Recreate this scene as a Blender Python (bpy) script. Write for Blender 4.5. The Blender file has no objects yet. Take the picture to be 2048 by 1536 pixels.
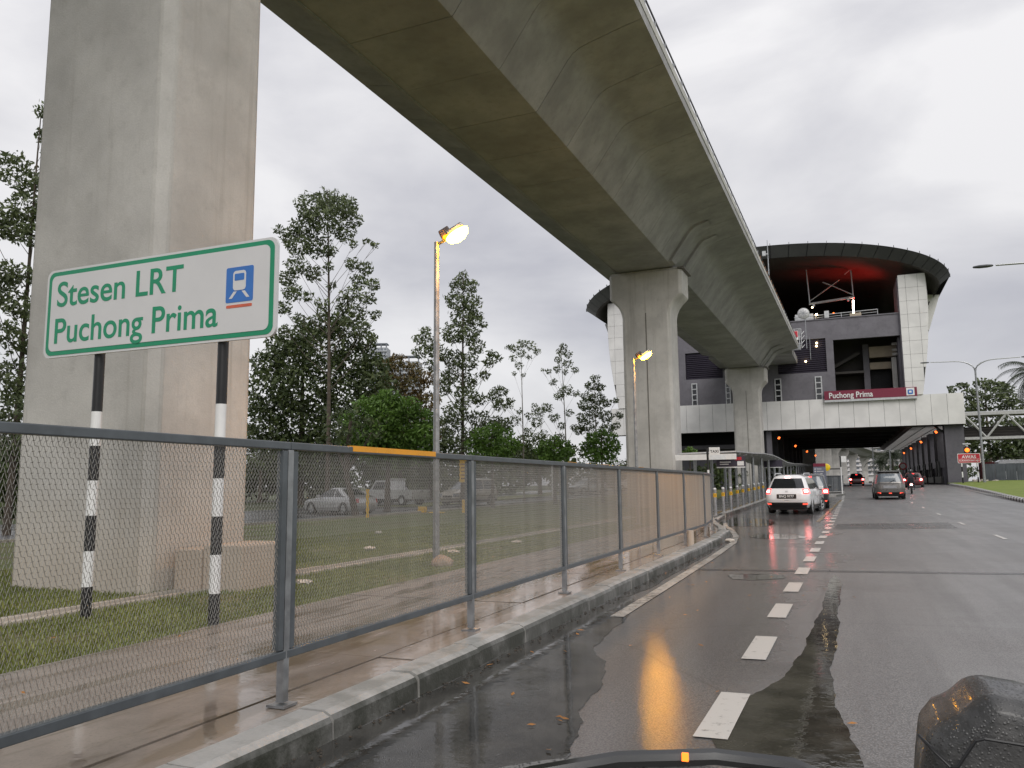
import bpy, bmesh, math, random
import numpy as np
from math import sin, cos, pi, radians, sqrt, atan2
from mathutils import Vector, Matrix

random.seed(7)
RNG = np.random.default_rng(7)
SC = bpy.context.scene
COL = SC.collection

# ------------------------------------------------------------------ camera
cam_data = bpy.data.cameras.new("camera")
cam_data.sensor_width = 36.0
cam_data.lens = 1597.0 / 2048.0 * 36.0
cam_data.clip_start = 0.05
cam_data.clip_end = 6000.0
cam = bpy.data.objects.new("camera", cam_data)
COL.objects.link(cam)
YAW, PITCH, ROLL = radians(22.3), radians(7.25), radians(0.6)
fwd = Vector((-sin(YAW) * cos(PITCH), cos(YAW) * cos(PITCH), sin(PITCH)))
rgt = Vector((cos(YAW), sin(YAW), 0))
upv = rgt.cross(fwd)
r2 = rgt * cos(ROLL) - upv * sin(ROLL)
u2 = upv * cos(ROLL) + rgt * sin(ROLL)
cam.matrix_world = Matrix((
    (r2.x, u2.x, -fwd.x, 0.0),
    (r2.y, u2.y, -fwd.y, 0.0),
    (r2.z, u2.z, -fwd.z, 1.4),
    (0, 0, 0, 1)))
SC.camera = cam

# ------------------------------------------------------------------ world, sun, exposure
SUN_EL, SUN_AZ = radians(42), radians(148)      # azimuth clockwise from +Y
world = bpy.data.worlds.new("World")
SC.world = world
world.use_nodes = True
wn, wl = world.node_tree.nodes, world.node_tree.links
wn.clear()
w_out = wn.new("ShaderNodeOutputWorld")
w_bg = wn.new("ShaderNodeBackground")
w_bg.inputs["Strength"].default_value = 0.10
sky = wn.new("ShaderNodeTexSky")
sky.sky_type = 'NISHITA'
sky.sun_disc = False
sky.sun_elevation = SUN_EL
sky.sun_rotation = SUN_AZ
tc = wn.new("ShaderNodeTexCoord")
mp = wn.new("ShaderNodeMapping"); mp.inputs["Scale"].default_value = (1.0, 1.0, 2.4)
mp.inputs["Location"].default_value = (3.1, 1.7, 0.4)
wl.new(tc.outputs["Generated"], mp.inputs["Vector"])
nz = wn.new("ShaderNodeTexNoise"); nz.inputs["Scale"].default_value = 1.9
nz.inputs["Detail"].default_value = 7; nz.inputs["Roughness"].default_value = 0.5
nz.inputs["Distortion"].default_value = 0.35
wl.new(mp.outputs[0], nz.inputs["Vector"])
rp = wn.new("ShaderNodeValToRGB")
rp.color_ramp.elements[0].position = 0.36; rp.color_ramp.elements[0].color = (0.49, 0.49, 0.535, 1)
rp.color_ramp.elements[1].position = 0.60; rp.color_ramp.elements[1].color = (0.82, 0.81, 0.82, 1)
wl.new(nz.outputs["Fac"], rp.inputs["Fac"])
sep = wn.new("ShaderNodeSeparateXYZ"); wl.new(tc.outputs["Generated"], sep.inputs[0])
gr_ = wn.new("ShaderNodeMapRange")               # overcast sky: a little brighter towards the zenith
gr_.inputs["From Min"].default_value = 0.0; gr_.inputs["From Max"].default_value = 1.0
gr_.inputs["To Min"].default_value = 8.7; gr_.inputs["To Max"].default_value = 12.0
wl.new(sep.outputs["Z"], gr_.inputs["Value"])
ml = wn.new("ShaderNodeVectorMath"); ml.operation = 'SCALE'
wl.new(rp.outputs["Color"], ml.inputs[0]); wl.new(gr_.outputs[0], ml.inputs["Scale"])
mx = wn.new("ShaderNodeMixRGB"); mx.inputs["Fac"].default_value = 0.94
wl.new(sky.outputs[0], mx.inputs[1]); wl.new(ml.outputs[0], mx.inputs[2])
wl.new(mx.outputs[0], w_bg.inputs["Color"]); wl.new(w_bg.outputs[0], w_out.inputs[0])

sun_d = bpy.data.lights.new("sun", 'SUN')
sun_d.energy = 1.5; sun_d.angle = radians(40); sun_d.color = (1.0, 0.965, 0.92)
sun = bpy.data.objects.new("sun", sun_d); COL.objects.link(sun)
sd = Vector((sin(SUN_AZ) * cos(SUN_EL), cos(SUN_AZ) * cos(SUN_EL), sin(SUN_EL)))
sun.rotation_euler = sd.to_track_quat('Z', 'Y').to_euler()

SC.view_settings.view_transform = 'Standard'
SC.view_settings.look = 'None'
SC.view_settings.exposure = 0.17
SC.view_settings.gamma = 1.0
SC.view_settings.use_curve_mapping = False
SC.cycles.max_bounces = 6
SC.cycles.transparent_max_bounces = 12
SC.cycles.use_denoising = True
SC.cycles.caustics_reflective = False
SC.cycles.caustics_refractive = False
SC.cycles.sample_clamp_indirect = 40.0

# ------------------------------------------------------------------ helpers
def tag(o, label=None, cat=None, group=None, kind=None):
    if label: o["label"] = label
    if cat: o["category"] = cat
    if group: o["group"] = group
    if kind: o["kind"] = kind
    return o

def empty(name, loc=(0, 0, 0), rz=0.0, label=None, cat=None, group=None):
    o = bpy.data.objects.new(name, None)
    o.empty_display_size = 0.3
    o.location = loc; o.rotation_euler = (0, 0, rz)
    COL.objects.link(o)
    return tag(o, label, cat, group)

class MB:
    """Collects solids; build() links them as one mesh object.  off is subtracted from every point."""
    def __init__(s, off=(0, 0, 0)):
        s.v = []; s.f = []; s.off = Vector(off)
    def add(s, verts, faces):
        n = len(s.v)
        s.v += [tuple(Vector(p) - s.off) for p in verts]
        s.f += [tuple(i + n for i in f) for f in faces]
        return s
    def box(s, c, d, rz=0.0, rot=None):
        hx, hy, hz = d[0] / 2, d[1] / 2, d[2] / 2
        m = rot if rot is not None else Matrix.Rotation(rz, 3, 'Z')
        vs = [Vector(c) + m @ Vector((x, y, z)) for x in (-hx, hx) for y in (-hy, hy) for z in (-hz, hz)]
        s.add(vs, [(0, 1, 3, 2), (4, 6, 7, 5), (0, 4, 5, 1), (2, 3, 7, 6), (0, 2, 6, 4), (1, 5, 7, 3)])
        return s
    def b2(s, p0, p1):
        return s.box([(a + b) / 2 for a, b in zip(p0, p1)], [abs(b - a) for a, b in zip(p0, p1)])
    def tube(s, pts, r, n=8, cap=True):
        pts = [Vector(p) for p in pts]
        rr = r if isinstance(r, (list, tuple)) else [r] * len(pts)
        rings = []
        for i, p in enumerate(pts):
            a = pts[max(i - 1, 0)]; b = pts[min(i + 1, len(pts) - 1)]
            t = (b - a)
            if t.length < 1e-9: t = Vector((0, 0, 1))
            t.normalize()
            ref = Vector((0, 0, 1)) if abs(t.z) < 0.92 else Vector((0, 1, 0))
            x = t.cross(ref).normalized(); y = x.cross(t)
            rings.append([p + (x * cos(2 * pi * k / n) + y * sin(2 * pi * k / n)) * rr[i] for k in range(n)])
        vs = [q for ring in rings for q in ring]
        fs = []
        for i in range(len(pts) - 1):
            for k in range(n):
                a = i * n + k; b = i * n + (k + 1) % n
                fs.append((a, b, b + n, a + n))
        if cap:
            fs.append(tuple(range(n - 1, -1, -1))); m = (len(pts) - 1) * n
            fs.append(tuple(range(m, m + n)))
        return s.add(vs, fs)
    def prism(s, prof, f):
        """prof: 2-D outline, f(u,v,k) gives 3-D for k=0 and k=1."""
        n = len(prof)
        vs = [f(u, v, 0) for u, v in prof] + [f(u, v, 1) for u, v in prof]
        fs = [tuple(range(n - 1, -1, -1)), tuple(range(n, 2 * n))]
        for i in range(n):
            j = (i + 1) % n
            fs.append((i, j, j + n, i + n))
        return s.add(vs, fs)
    def lathe(s, prof, c=(0, 0, 0), axis='Z', n=20):
        vs = []; fs = []; m = len(prof)
        for k in range(n):
            a = 2 * pi * k / n
            for r, h in prof:
                if axis == 'Z': p = (r * cos(a), r * sin(a), h)
                elif axis == 'X': p = (h, r * cos(a), r * sin(a))
                else: p = (r * cos(a), h, r * sin(a))
                vs.append(Vector(p) + Vector(c))
        for k in range(n):
            k2 = (k + 1) % n
            for i in range(m - 1):
                fs.append((k * m + i, k2 * m + i, k2 * m + i + 1, k * m + i + 1))
        return s.add(vs, fs)
    def grid(s, P, nu, nv, flip=False):
        vs = [P(i / nu, j / nv) for i in range(nu + 1) for j in range(nv + 1)]
        fs = []
        for i in range(nu):
            for j in range(nv):
                a = i * (nv + 1) + j
                f = (a, a + nv + 1, a + nv + 2, a + 1)
                fs.append(f[::-1] if flip else f)
        return s.add(vs, fs)
    def mesh(s, name, mat, smooth=False, fix=True):
        me = bpy.data.meshes.new(name)
        me.from_pydata(s.v, [], s.f)
        if fix:
            bm = bmesh.new(); bm.from_mesh(me)
            bmesh.ops.recalc_face_normals(bm, faces=bm.faces)
            bm.to_mesh(me); bm.free()
        if mat: me.materials.append(mat)
        if smooth:
            me.shade_smooth()
            if smooth != 'all':
                try: me.set_sharp_from_angle(angle=radians(38))
                except Exception: pass
        return me
    def build(s, name, mat, parent=None, smooth=False, bevel=0.0, fix=True):
        o = bpy.data.objects.new(name, s.mesh(name, mat, smooth, fix))
        COL.objects.link(o)
        if parent is not None: o.parent = parent
        if bevel:
            b = o.modifiers.new("bevel", 'BEVEL'); b.width = bevel; b.segments = 2; b.limit_method = 'ANGLE'
        return o

def inst(name, me, parent, loc=(0, 0, 0), rot=(0, 0, 0), scale=(1, 1, 1)):
    o = bpy.data.objects.new(name, me); COL.objects.link(o)
    if parent is not None: o.parent = parent
    o.location = loc; o.rotation_euler = rot; o.scale = scale
    return o

def copy_tree(o, parent=None):
    c = o.copy(); COL.objects.link(c); c.parent = parent
    for ch in list(o.children): copy_tree(ch, c)
    return c

def text(name, s, size, mat, parent, loc, rot=(pi / 2, 0, 0), bold=0.0, align='LEFT', sx=1.0, ext=0.004):
    cu = bpy.data.curves.new(name, 'FONT')
    cu.body = s; cu.size = size; cu.extrude = ext; cu.offset = bold
    cu.align_x = align; cu.align_y = 'BOTTOM_BASELINE'
    cu.materials.append(mat)
    tmp = bpy.data.objects.new("tmp_text", cu); COL.objects.link(tmp)
    bpy.context.view_layer.update()
    me = bpy.data.meshes.new_from_object(tmp.evaluated_get(bpy.context.evaluated_depsgraph_get()))
    me.name = name; bpy.data.objects.remove(tmp); bpy.data.curves.remove(cu)
    o = bpy.data.objects.new(name, me); COL.objects.link(o)
    o.parent = parent; o.location = loc; o.rotation_euler = rot; o.scale = (sx, 1, 1)
    return o

# ------------------------------------------------------------------ materials
def newmat(name):
    m = bpy.data.materials.new(name); m.use_nodes = True
    nt = m.node_tree
    return m, nt, nt.nodes["Principled BSDF"]

def N(nt, typ, **kw):
    n = nt.nodes.new(typ)
    for k, v in kw.items():
        if k in n.inputs.keys(): n.inputs[k].default_value = v
        else: setattr(n, k, v)
    return n

def pos(nt, scale=(1, 1, 1), obj=False):
    m = nt.nodes.new("ShaderNodeMapping"); m.inputs["Scale"].default_value = scale
    if obj:
        t = nt.nodes.new("ShaderNodeTexCoord"); nt.links.new(t.outputs["Object"], m.inputs[0])
    else:
        g = nt.nodes.new("ShaderNodeNewGeometry"); nt.links.new(g.outputs["Position"], m.inputs[0])
    return m.outputs[0]

def noise(nt, vec, scale, detail=5, rough=0.55, dist=0.0):
    n = nt.nodes.new("ShaderNodeTexNoise")
    n.inputs["Scale"].default_value = scale; n.inputs["Detail"].default_value = detail
    n.inputs["Roughness"].default_value = rough; n.inputs["Distortion"].default_value = dist
    nt.links.new(vec, n.inputs["Vector"])
    return n.outputs["Fac"]

def mrange(nt, v, a, b, c, d, smooth=True):
    n = nt.nodes.new("ShaderNodeMapRange")
    if smooth: n.interpolation_type = 'SMOOTHSTEP'
    n.inputs["From Min"].default_value = a; n.inputs["From Max"].default_value = b
    n.inputs["To Min"].default_value = c; n.inputs["To Max"].default_value = d
    nt.links.new(v, n.inputs["Value"])
    return n.outputs[0]

def mixc(nt, f, a, b, blend='MIX'):
    n = nt.nodes.new("ShaderNodeMixRGB"); n.blend_type = blend
    for sock, val in ((n.inputs[0], f), (n.inputs[1], a), (n.inputs[2], b)):
        if isinstance(val, bpy.types.NodeSocket): nt.links.new(val, sock)
        elif isinstance(val, (int, float)): sock.default_value = val
        else: sock.default_value = (val[0], val[1], val[2], 1)
    return n.outputs[0]

def mth(nt, op, a, b=0.0):
    n = nt.nodes.new("ShaderNodeMath"); n.operation = op
    for sock, val in ((n.inputs[0], a), (n.inputs[1], b)):
        if isinstance(val, bpy.types.NodeSocket): nt.links.new(val, sock)
        else: sock.default_value = val
    return n.outputs[0]

def bump(nt, bs, h, strength=0.3, dist=0.01, sock="Normal"):
    b = nt.nodes.new("ShaderNodeBump"); b.inputs["Strength"].default_value = strength
    b.inputs["Distance"].default_value = dist
    nt.links.new(h, b.inputs["Height"]); nt.links.new(b.outputs[0], bs.inputs[sock])

def simple(name, col, rough=0.5, metal=0.0, var=0.12, scale=6.0, obj=True, bmp=0.0, coat=0.0, emit=None, es=0.0):
    m, nt, bs = newmat(name)
    v = pos(nt, obj=obj)
    f = noise(nt, v, scale, 4)
    dk = tuple(c * (1 - var) for c in col); lt = tuple(min(1, c * (1 + var)) for c in col)
    nt.links.new(mixc(nt, mrange(nt, f, 0.3, 0.7, 0, 1), dk, lt), bs.inputs["Base Color"])
    nt.links.new(mrange(nt, f, 0.3, 0.7, max(0.02, rough * 0.85), min(1, rough * 1.15)), bs.inputs["Roughness"])
    bs.inputs["Metallic"].default_value = metal
    if coat:
        bs.inputs["Coat Weight"].default_value = coat; bs.inputs["Coat Roughness"].default_value = 0.06
    if bmp:
        bump(nt, bs, noise(nt, v, scale * 12, 3), bmp, 0.01)
    if emit:
        bs.inputs["Emission Color"].default_value = (*emit, 1); bs.inputs["Emission Strength"].default_value = es
    return m

def concrete(name, col, streak=0.5, side_moss=False, blot=0.35, moss=0.0, low_stain=False, joints=None, rnd=0.0, rough=0.75):
    m, nt, bs = newmat(name)
    v = pos(nt); vs = pos(nt, (2.2, 2.2, 0.09))
    big = noise(nt, v, 0.55, 6, 0.6)
    mid = noise(nt, v, 3.1, 6, 0.65)
    st = noise(nt, vs, 1.6, 7, 0.7)
    dk = tuple(c * 0.62 for c in col); lt = tuple(min(1, c * 1.13) for c in col)
    c = mixc(nt, mrange(nt, big, 0.3, 0.72, 0, 1), tuple(a * (1 - blot * 0.6) for a in col), lt)
    c = mixc(nt, mth(nt, 'MULTIPLY', mrange(nt, st, 0.5, 0.78, 0, 1), streak), c, tuple(a * b for a, b in zip(dk, (1, .97, .92))))
    c = mixc(nt, mth(nt, 'MULTIPLY', mrange(nt, mid, 0.52, 0.75, 0, 1), 0.35), c, dk)
    fine = noise(nt, v, 40, 3, 0.6)
    c = mixc(nt, mrange(nt, fine, 0.35, 0.7, 0, 0.25), c, tuple(a * 0.7 for a in col))
    if low_stain:      # splashed earth at the foot of the column
        sp = N(nt, "ShaderNodeSeparateXYZ"); nt.links.new(v, sp.inputs[0])
        h = mth(nt, 'ADD', sp.outputs["Z"], mth(nt, 'MULTIPLY', mid, -0.9))
        c = mixc(nt, mrange(nt, h, -0.3, 1.3, 0.6, 0), c, (col[0] * 0.92, col[1] * 0.80, col[2] * 0.66))
    if moss:
        c = mixc(nt, mth(nt, 'MULTIPLY', mrange(nt, mid, 0.42, 0.6, 0, 1), moss), c, (0.035, 0.042, 0.022))
    if side_moss:      # algae on the face that stands in the gutter water
        gn = nt.nodes.new("ShaderNodeNewGeometry"); sn = N(nt, "ShaderNodeSeparateXYZ"); nt.links.new(gn.outputs["Normal"], sn.inputs[0])
        c = mixc(nt, mth(nt, 'MULTIPLY', mrange(nt, sn.outputs["X"], .45, .8, 0, 1), mrange(nt, mid, .2, .62, .55, 1)), c, (.028, .030, .020))
    if rnd:
        oi = nt.nodes.new("ShaderNodeObjectInfo")
        c = mixc(nt, mrange(nt, oi.outputs["Random"], 0, 1, 0, rnd, False), c, tuple(a * 0.6 for a in col))
    nt.links.new(c, bs.inputs["Base Color"])
    nt.links.new(mrange(nt, mid, 0.3, 0.7, rough - 0.15, rough + 0.12), bs.inputs["Roughness"])
    bump(nt, bs, mth(nt, 'ADD', fine, mth(nt, 'MULTIPLY', mid, 0.6)), 0.35, 0.012)
    return m

M = {}
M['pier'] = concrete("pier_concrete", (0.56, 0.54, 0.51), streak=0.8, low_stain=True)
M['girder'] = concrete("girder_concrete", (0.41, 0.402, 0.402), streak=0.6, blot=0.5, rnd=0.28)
M['parapet'] = concrete("parapet_concrete", (0.56, 0.55, 0.52), streak=0.9)
M['block'] = concrete("block_concrete", (0.52, 0.47, 0.42), streak=0.9, blot=0.7, low_stain=True)
M['kerb'] = concrete("kerb_concrete", side_moss=True, col=(0.44, 0.43, 0.41), streak=0.3, blot=0.6, moss=0.35, rnd=0.35, rough=0.45)
M['drain'] = concrete("drain_concrete", (0.45, 0.41, 0.35), streak=0.2, blot=0.6, moss=0.15)
M['white_panel'] = simple("white_cladding", (0.71, 0.70, 0.685), 0.35, var=0.07, scale=0.6, obj=False)
m, nt, bs = newmat("translucent_white_ceiling")
bs.inputs["Base Color"].default_value = (.80, .79, .77, 1); bs.inputs["Roughness"].default_value = .45
t_ = nt.nodes.new("ShaderNodeBsdfTranslucent"); t_.inputs[0].default_value = (.80, .79, .77, 1)
x_ = nt.nodes.new("ShaderNodeMixShader"); x_.inputs[0].default_value = .30
nt.links.new(bs.outputs[0], x_.inputs[1]); nt.links.new(t_.outputs[0], x_.inputs[2]); nt.links.new(x_.outputs[0], nt.nodes["Material Output"].inputs[0])
M['soffit_w'] = m
M['seam'] = simple("seam_backing", (0.05, 0.05, 0.055), 0.8)
M['grey_wall'] = concrete("grey_render", (0.155, 0.148, 0.168), streak=0.25, blot=0.25, rough=0.7)
M['dark_fin'] = concrete("dark_render", (0.11, 0.106, 0.122), streak=0.35, blot=0.3)
M['roof'] = simple("roof_metal", (0.075, 0.078, 0.076), 0.45, 0.3, scale=0.5, obj=False)
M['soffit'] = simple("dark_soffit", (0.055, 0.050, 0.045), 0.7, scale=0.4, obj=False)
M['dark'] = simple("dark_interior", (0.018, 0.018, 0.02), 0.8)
M['brown'] = simple("brown_beam", (0.14, 0.085, 0.07), 0.6)
M['cream'] = simple("cream_concrete", (0.46, 0.39, 0.30), 0.8, scale=1.0, obj=False)
M['louvre'] = simple("louvre_metal", (0.060, 0.052, 0.075), 0.5, 0.3)
M['galv'] = simple("galvanised_steel", (0.33, 0.34, 0.35), 0.38, 0.75, var=0.2, scale=9)
M['fence'] = simple("fence_grey_paint", (0.105, 0.118, 0.128), 0.35, 0.25, var=0.15, scale=7)
M['mesh'] = simple("mesh_grey_paint", (0.34, 0.33, 0.31), 0.45, 0.2, var=0.12, scale=3)
M['alu'] = simple("pale_steel", (0.52, 0.53, 0.54), 0.4, 0.3, scale=5)
M['black'] = simple("black_paint", (0.014, 0.014, 0.015), 0.4)
M['black_plastic'] = simple("black_plastic", (0.02, 0.02, 0.021), 0.5, bmp=0.1)
M['rubber'] = simple("tyre_rubber", (0.018, 0.018, 0.018), 0.75, scale=20, bmp=0.2)
M['white'] = simple("white_paint", (0.78, 0.78, 0.77), 0.45, var=0.05)
M['signwhite'] = simple("sign_white", (0.66, 0.655, 0.66), 0.4, var=0.03, scale=2)
M['green'] = simple("sign_green", (0.012, 0.27, 0.135), 0.45, var=0.05)
M['blue'] = simple("sign_blue", (0.04, 0.17, 0.52), 0.4, var=0.05)
M['orange_red'] = simple("sign_orange", (0.62, 0.13, 0.07), 0.5)
M['red'] = simple("sign_red", (0.52, 0.03, 0.045), 0.4, var=0.05)
M['maroon'] = simple("sign_maroon", (0.19, 0.018, 0.045), 0.35, var=0.05)
M['yellow'] = simple("yellow_paint", (0.72, 0.42, 0.02), 0.4, var=0.1)
M['orange_strip'] = simple("orange_yellow", (0.85, 0.36, 0.01), 0.3, var=0.06)
M['rust'] = simple("rusty_steel", (0.20, 0.09, 0.04), 0.7, 0.2, var=0.4, scale=8)
M['glass_dark'] = simple("dark_glass", (0.015, 0.017, 0.02), 0.06, 0.0, coat=0.6)
M['glass_pale'] = simple("pale_glass", (0.10, 0.12, 0.14), 0.08, 0.0, coat=0.8)
M['car_white'] = simple("white_car_paint", (0.82, 0.82, 0.83), 0.25, var=0.03, coat=0.9)
M['car_black'] = simple("black_car_paint", (0.015, 0.015, 0.017), 0.25, coat=0.9)
M['car_grey'] = simple("grey_car_paint", (0.16, 0.15, 0.14), 0.3, 0.5, var=0.06, coat=0.8)
M['car_red'] = simple("dark_red_car_paint", (0.10, 0.012, 0.014), 0.3, coat=0.8)
M['car_silver'] = simple("silver_car_paint", (0.46, 0.46, 0.46), 0.3, 0.4, var=0.05, coat=0.8)
M['car_beige'] = simple("beige_car_paint", (0.40, 0.36, 0.30), 0.3, 0.3, var=0.05, coat=0.8)
M['skin'] = simple("skin", (0.30, 0.17, 0.11), 0.6)
M['jacket'] = simple("dark_jacket", (0.02, 0.022, 0.028), 0.8)
M['bark'] = simple("bark", (0.085, 0.068, 0.052), 0.9, var=0.35, scale=5, bmp=0.5)
M['bark_pale'] = simple("pale_bark", (0.16, 0.145, 0.12), 0.9, var=0.35, scale=5, bmp=0.5)
M['stone'] = simple("stone", (0.36, 0.27, 0.20), 0.8, var=0.2, bmp=0.5)

def emis(name, col, s, base=(0.3, 0.05, 0.03)):
    m, nt, bs = newmat(name)
    bs.inputs["Base Color"].default_value = (*base, 1)
    bs.inputs["Emission Color"].default_value = (*col, 1)
    bs.inputs["Emission Strength"].default_value = s
    return m
M['lamp'] = emis("sodium_lamp_glass", (1.0, 0.40, 0.009), 150.0)
M['lamp_b'] = emis("lamp_bulb", (1.0, 0.72, 0.35), 160.0)
M['lamp_small'] = emis("tunnel_lamp_glass", (1.0, 0.17, 0.03), 2.4)
M['tail'] = emis("tail_light_lit", (1.0, 0.03, 0.03), 5.0)
M['tail_hot'] = emis("brake_light_core", (1.0, 0.35, 0.33), 14.0)
M['tail_off'] = simple("red_lens", (0.42, 0.02, 0.02), 0.2, coat=0.6)
M['amber'] = emis("amber_signal", (1.0, 0.16, 0.01), 3.0)
M['tube'] = emis("tube_light", (1.0, 0.66, 0.52), 22.0)
M['redglow'] = emis("red_neon", (1.0, 0.05, 0.03), 14.0)
M['bulb_warm'] = emis("warm_bulb", (1.0, 0.75, 0.4), 12.0)

# --- wet asphalt
def asphalt(name, base, wet_lo, wet_hi, tint=(1, 1, 1), seed=0.0, wet_lane=False):
    m, nt, bs = newmat(name)
    v = pos(nt)
    vl = nt.nodes.new("ShaderNodeVectorMath"); vl.operation = 'ADD'; vl.inputs[1].default_value = (seed, seed, 0)
    nt.links.new(v, vl.inputs[0]); v = vl.outputs[0]
    big = noise(nt, v, 0.35, 5, 0.6, 0.4)
    lane = noise(nt, pos(nt, (1.6, 0.10, 1)), 1.3, 5, 0.6)
    agg = nt.nodes.new("ShaderNodeTexVoronoi"); agg.inputs["Scale"].default_value = 85
    nt.links.new(v, agg.inputs["Vector"])
    fine = noise(nt, v, 160, 3, 0.7)
    a = tuple(base * t for t in tint)
    c = mixc(nt, mrange(nt, agg.outputs["Distance"], 0.1, 0.75, 0, 1), tuple(x * 1.7 for x in a), tuple(x * 0.6 for x in a))
    c = mixc(nt, mrange(nt, fine, 0.55, 0.75, 0, 0.5), c, tuple(x * 2.6 for x in a))
    c = mixc(nt, mrange(nt, lane, 0.4, 0.65, 0, 0.45), c, tuple(x * 0.55 for x in a))
    # transverse patches and cracks
    cr = nt.nodes.new("ShaderNodeTexVoronoi"); cr.feature = 'DISTANCE_TO_EDGE'; cr.inputs["Scale"].default_value = 0.22
    nd = N(nt, "ShaderNodeMixRGB"); nd.inputs[0].default_value = 0.12
    nt.links.new(v, nd.inputs[1])
    nn = nt.nodes.new("ShaderNodeTexNoise"); nn.inputs["Scale"].default_value = 1.2; nn.inputs["Detail"].default_value = 6
    nt.links.new(v, nn.inputs["Vector"]); nt.links.new(nn.outputs["Color"], nd.inputs[2])
    nt.links.new(nd.outputs[0], cr.inputs["Vector"])
    c = mixc(nt, mrange(nt, cr.outputs["Distance"], 0.0, 0.006, 0.35, 0), c, tuple(x * 0.25 for x in a))
    nt.links.new(c, bs.inputs["Base Color"])
    bs.inputs["Roughness"].default_value = 0.62
    bs.inputs["Coat Weight"].default_value = 0.9
    bs.inputs["Coat IOR"].default_value = 1.33
    wet = mth(nt, 'ADD', mth(nt, 'MULTIPLY', big, 0.7), mth(nt, 'MULTIPLY', lane, 0.3))
    if wet_lane:       # the kerb lane lies lower and holds a film of water
        sx = N(nt, "ShaderNodeSeparateXYZ"); nt.links.new(v, sx.inputs[0])
        xx = mth(nt, 'ADD', sx.outputs["X"], mth(nt, 'MULTIPLY', big, 1.6))
        k = mrange(nt, xx, -.45, .75, 0, 1)
        rw_ = mrange(nt, wet, 0.36, 0.62, .02, .11); rd_ = mrange(nt, wet, 0.36, 0.62, wet_lo, wet_hi)
        mr = mth(nt, 'ADD', mth(nt, 'MULTIPLY', rd_, k), mth(nt, 'MULTIPLY', rw_, mth(nt, 'SUBTRACT', 1.0, k)))
        nt.links.new(mr, bs.inputs["Coat Roughness"])
        c2 = mixc(nt, mth(nt, 'MULTIPLY', mth(nt, 'SUBTRACT', 1.0, k), .42), c, tuple(x * .45 for x in a))
        nt.links.new(c2, bs.inputs["Base Color"])
    else:
        nt.links.new(mrange(nt, wet, 0.36, 0.62, wet_lo, wet_hi), bs.inputs["Coat Roughness"])
    hb = mth(nt, 'ADD', mth(nt, 'MULTIPLY', agg.outputs["Distance"], -1.0), fine)
    bump(nt, bs, hb, 0.55, 0.006)
    bump(nt, bs, mth(nt, 'ADD', mth(nt, 'MULTIPLY', noise(nt, v, 24, 3, .6), 1.6 if wet_lane else 0.0), hb), 0.075 if wet_lane else 0.3, 0.005, "Coat Normal")
    return m
M['road'] = asphalt("wet_asphalt", 0.15, 0.28, 0.48, (1.0, 0.985, 0.98), wet_lane=True)
M['film'] = asphalt("thin_water_film", 0.115, 0.06, 0.16, seed=4.0)
M['lot'] = asphalt("parking_asphalt", 0.05, 0.15, 0.4)

def water(name, base=(0.036, 0.034, 0.028), rip=0.06, scale=9.0):
    m, nt, bs = newmat(name)
    v = pos(nt)
    f = noise(nt, v, 2.2, 5)
    g = noise(nt, v, 60, 2)
    c = mixc(nt, mrange(nt, f, 0.35, 0.65, 0, 1), base, tuple(b * 2.0 for b in base))
    nt.links.new(mixc(nt, mrange(nt, g, .55, .7, 0, .5), c, tuple(b * 3.2 for b in base)), bs.inputs["Base Color"])
    bs.inputs["Roughness"].default_value = 0.04
    bs.inputs["IOR"].default_value = 1.36
    nt.links.new(mrange(nt, noise(nt, v, 6, 4), .45, .7, .03, .13), bs.inputs["Roughness"])
    bump(nt, bs, noise(nt, v, scale, 3), rip, 0.02)
    return m
M['water'] = water("puddle_water")
M['water_k'] = water("gutter_water", (0.034, 0.033, 0.030), 0.06, 7.0)

def wetpave(name):
    m, nt, bs = newmat(name)
    v = pos(nt)
    st = noise(nt, pos(nt, (2.4, 0.35, 1)), 1.3, 6, 0.6, 0.5)
    mid = noise(nt, v, 2.4, 6, 0.6)
    fine = noise(nt, v, 50, 4)
    c = mixc(nt, mrange(nt, mid, 0.3, 0.7, 0, 1), (0.19, 0.155, 0.128), (0.29, 0.245, 0.205))
    c = mixc(nt, mrange(nt, st, 0.5, 0.60, 0, 0.8), c, (0.12, 0.088, 0.05))
    c = mixc(nt, mrange(nt, fine, 0.5, 0.75, 0, 0.4), c, (0.10, 0.09, 0.08))
    # cast joints every 2.4 m
    sp = N(nt, "ShaderNodeSeparateXYZ"); nt.links.new(v, sp.inputs[0])
    nt.links.new(c, bs.inputs["Base Color"])
    bs.inputs["Coat Weight"].default_value = 0.9
    bs.inputs["Coat IOR"].default_value = 1.33
    # film of water lies towards the kerb
    wx = mth(nt, 'ADD', mth(nt, 'MULTIPLY', sp.outputs["X"], 0.16), mth(nt, 'ADD', st, mth(nt, 'MULTIPLY', mid, 0.5)))
    nt.links.new(mrange(nt, wx, -0.12, 0.20, 0.34, 0.03), bs.inputs["Coat Roughness"])
    bs.inputs["Roughness"].default_value = 0.6
    bump(nt, bs, mth(nt, 'ADD', fine, mid), 0.3, 0.008)
    bump(nt, bs, noise(nt, v, 14, 3), 0.10, 0.01, "Coat Normal")
    return m
M['pave'] = wetpave("wet_footpath")
M['pavers'] = asphalt("stop_pavers", 0.16, 0.15, 0.4, (1.05, 1.0, 0.92), 11.0)

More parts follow.
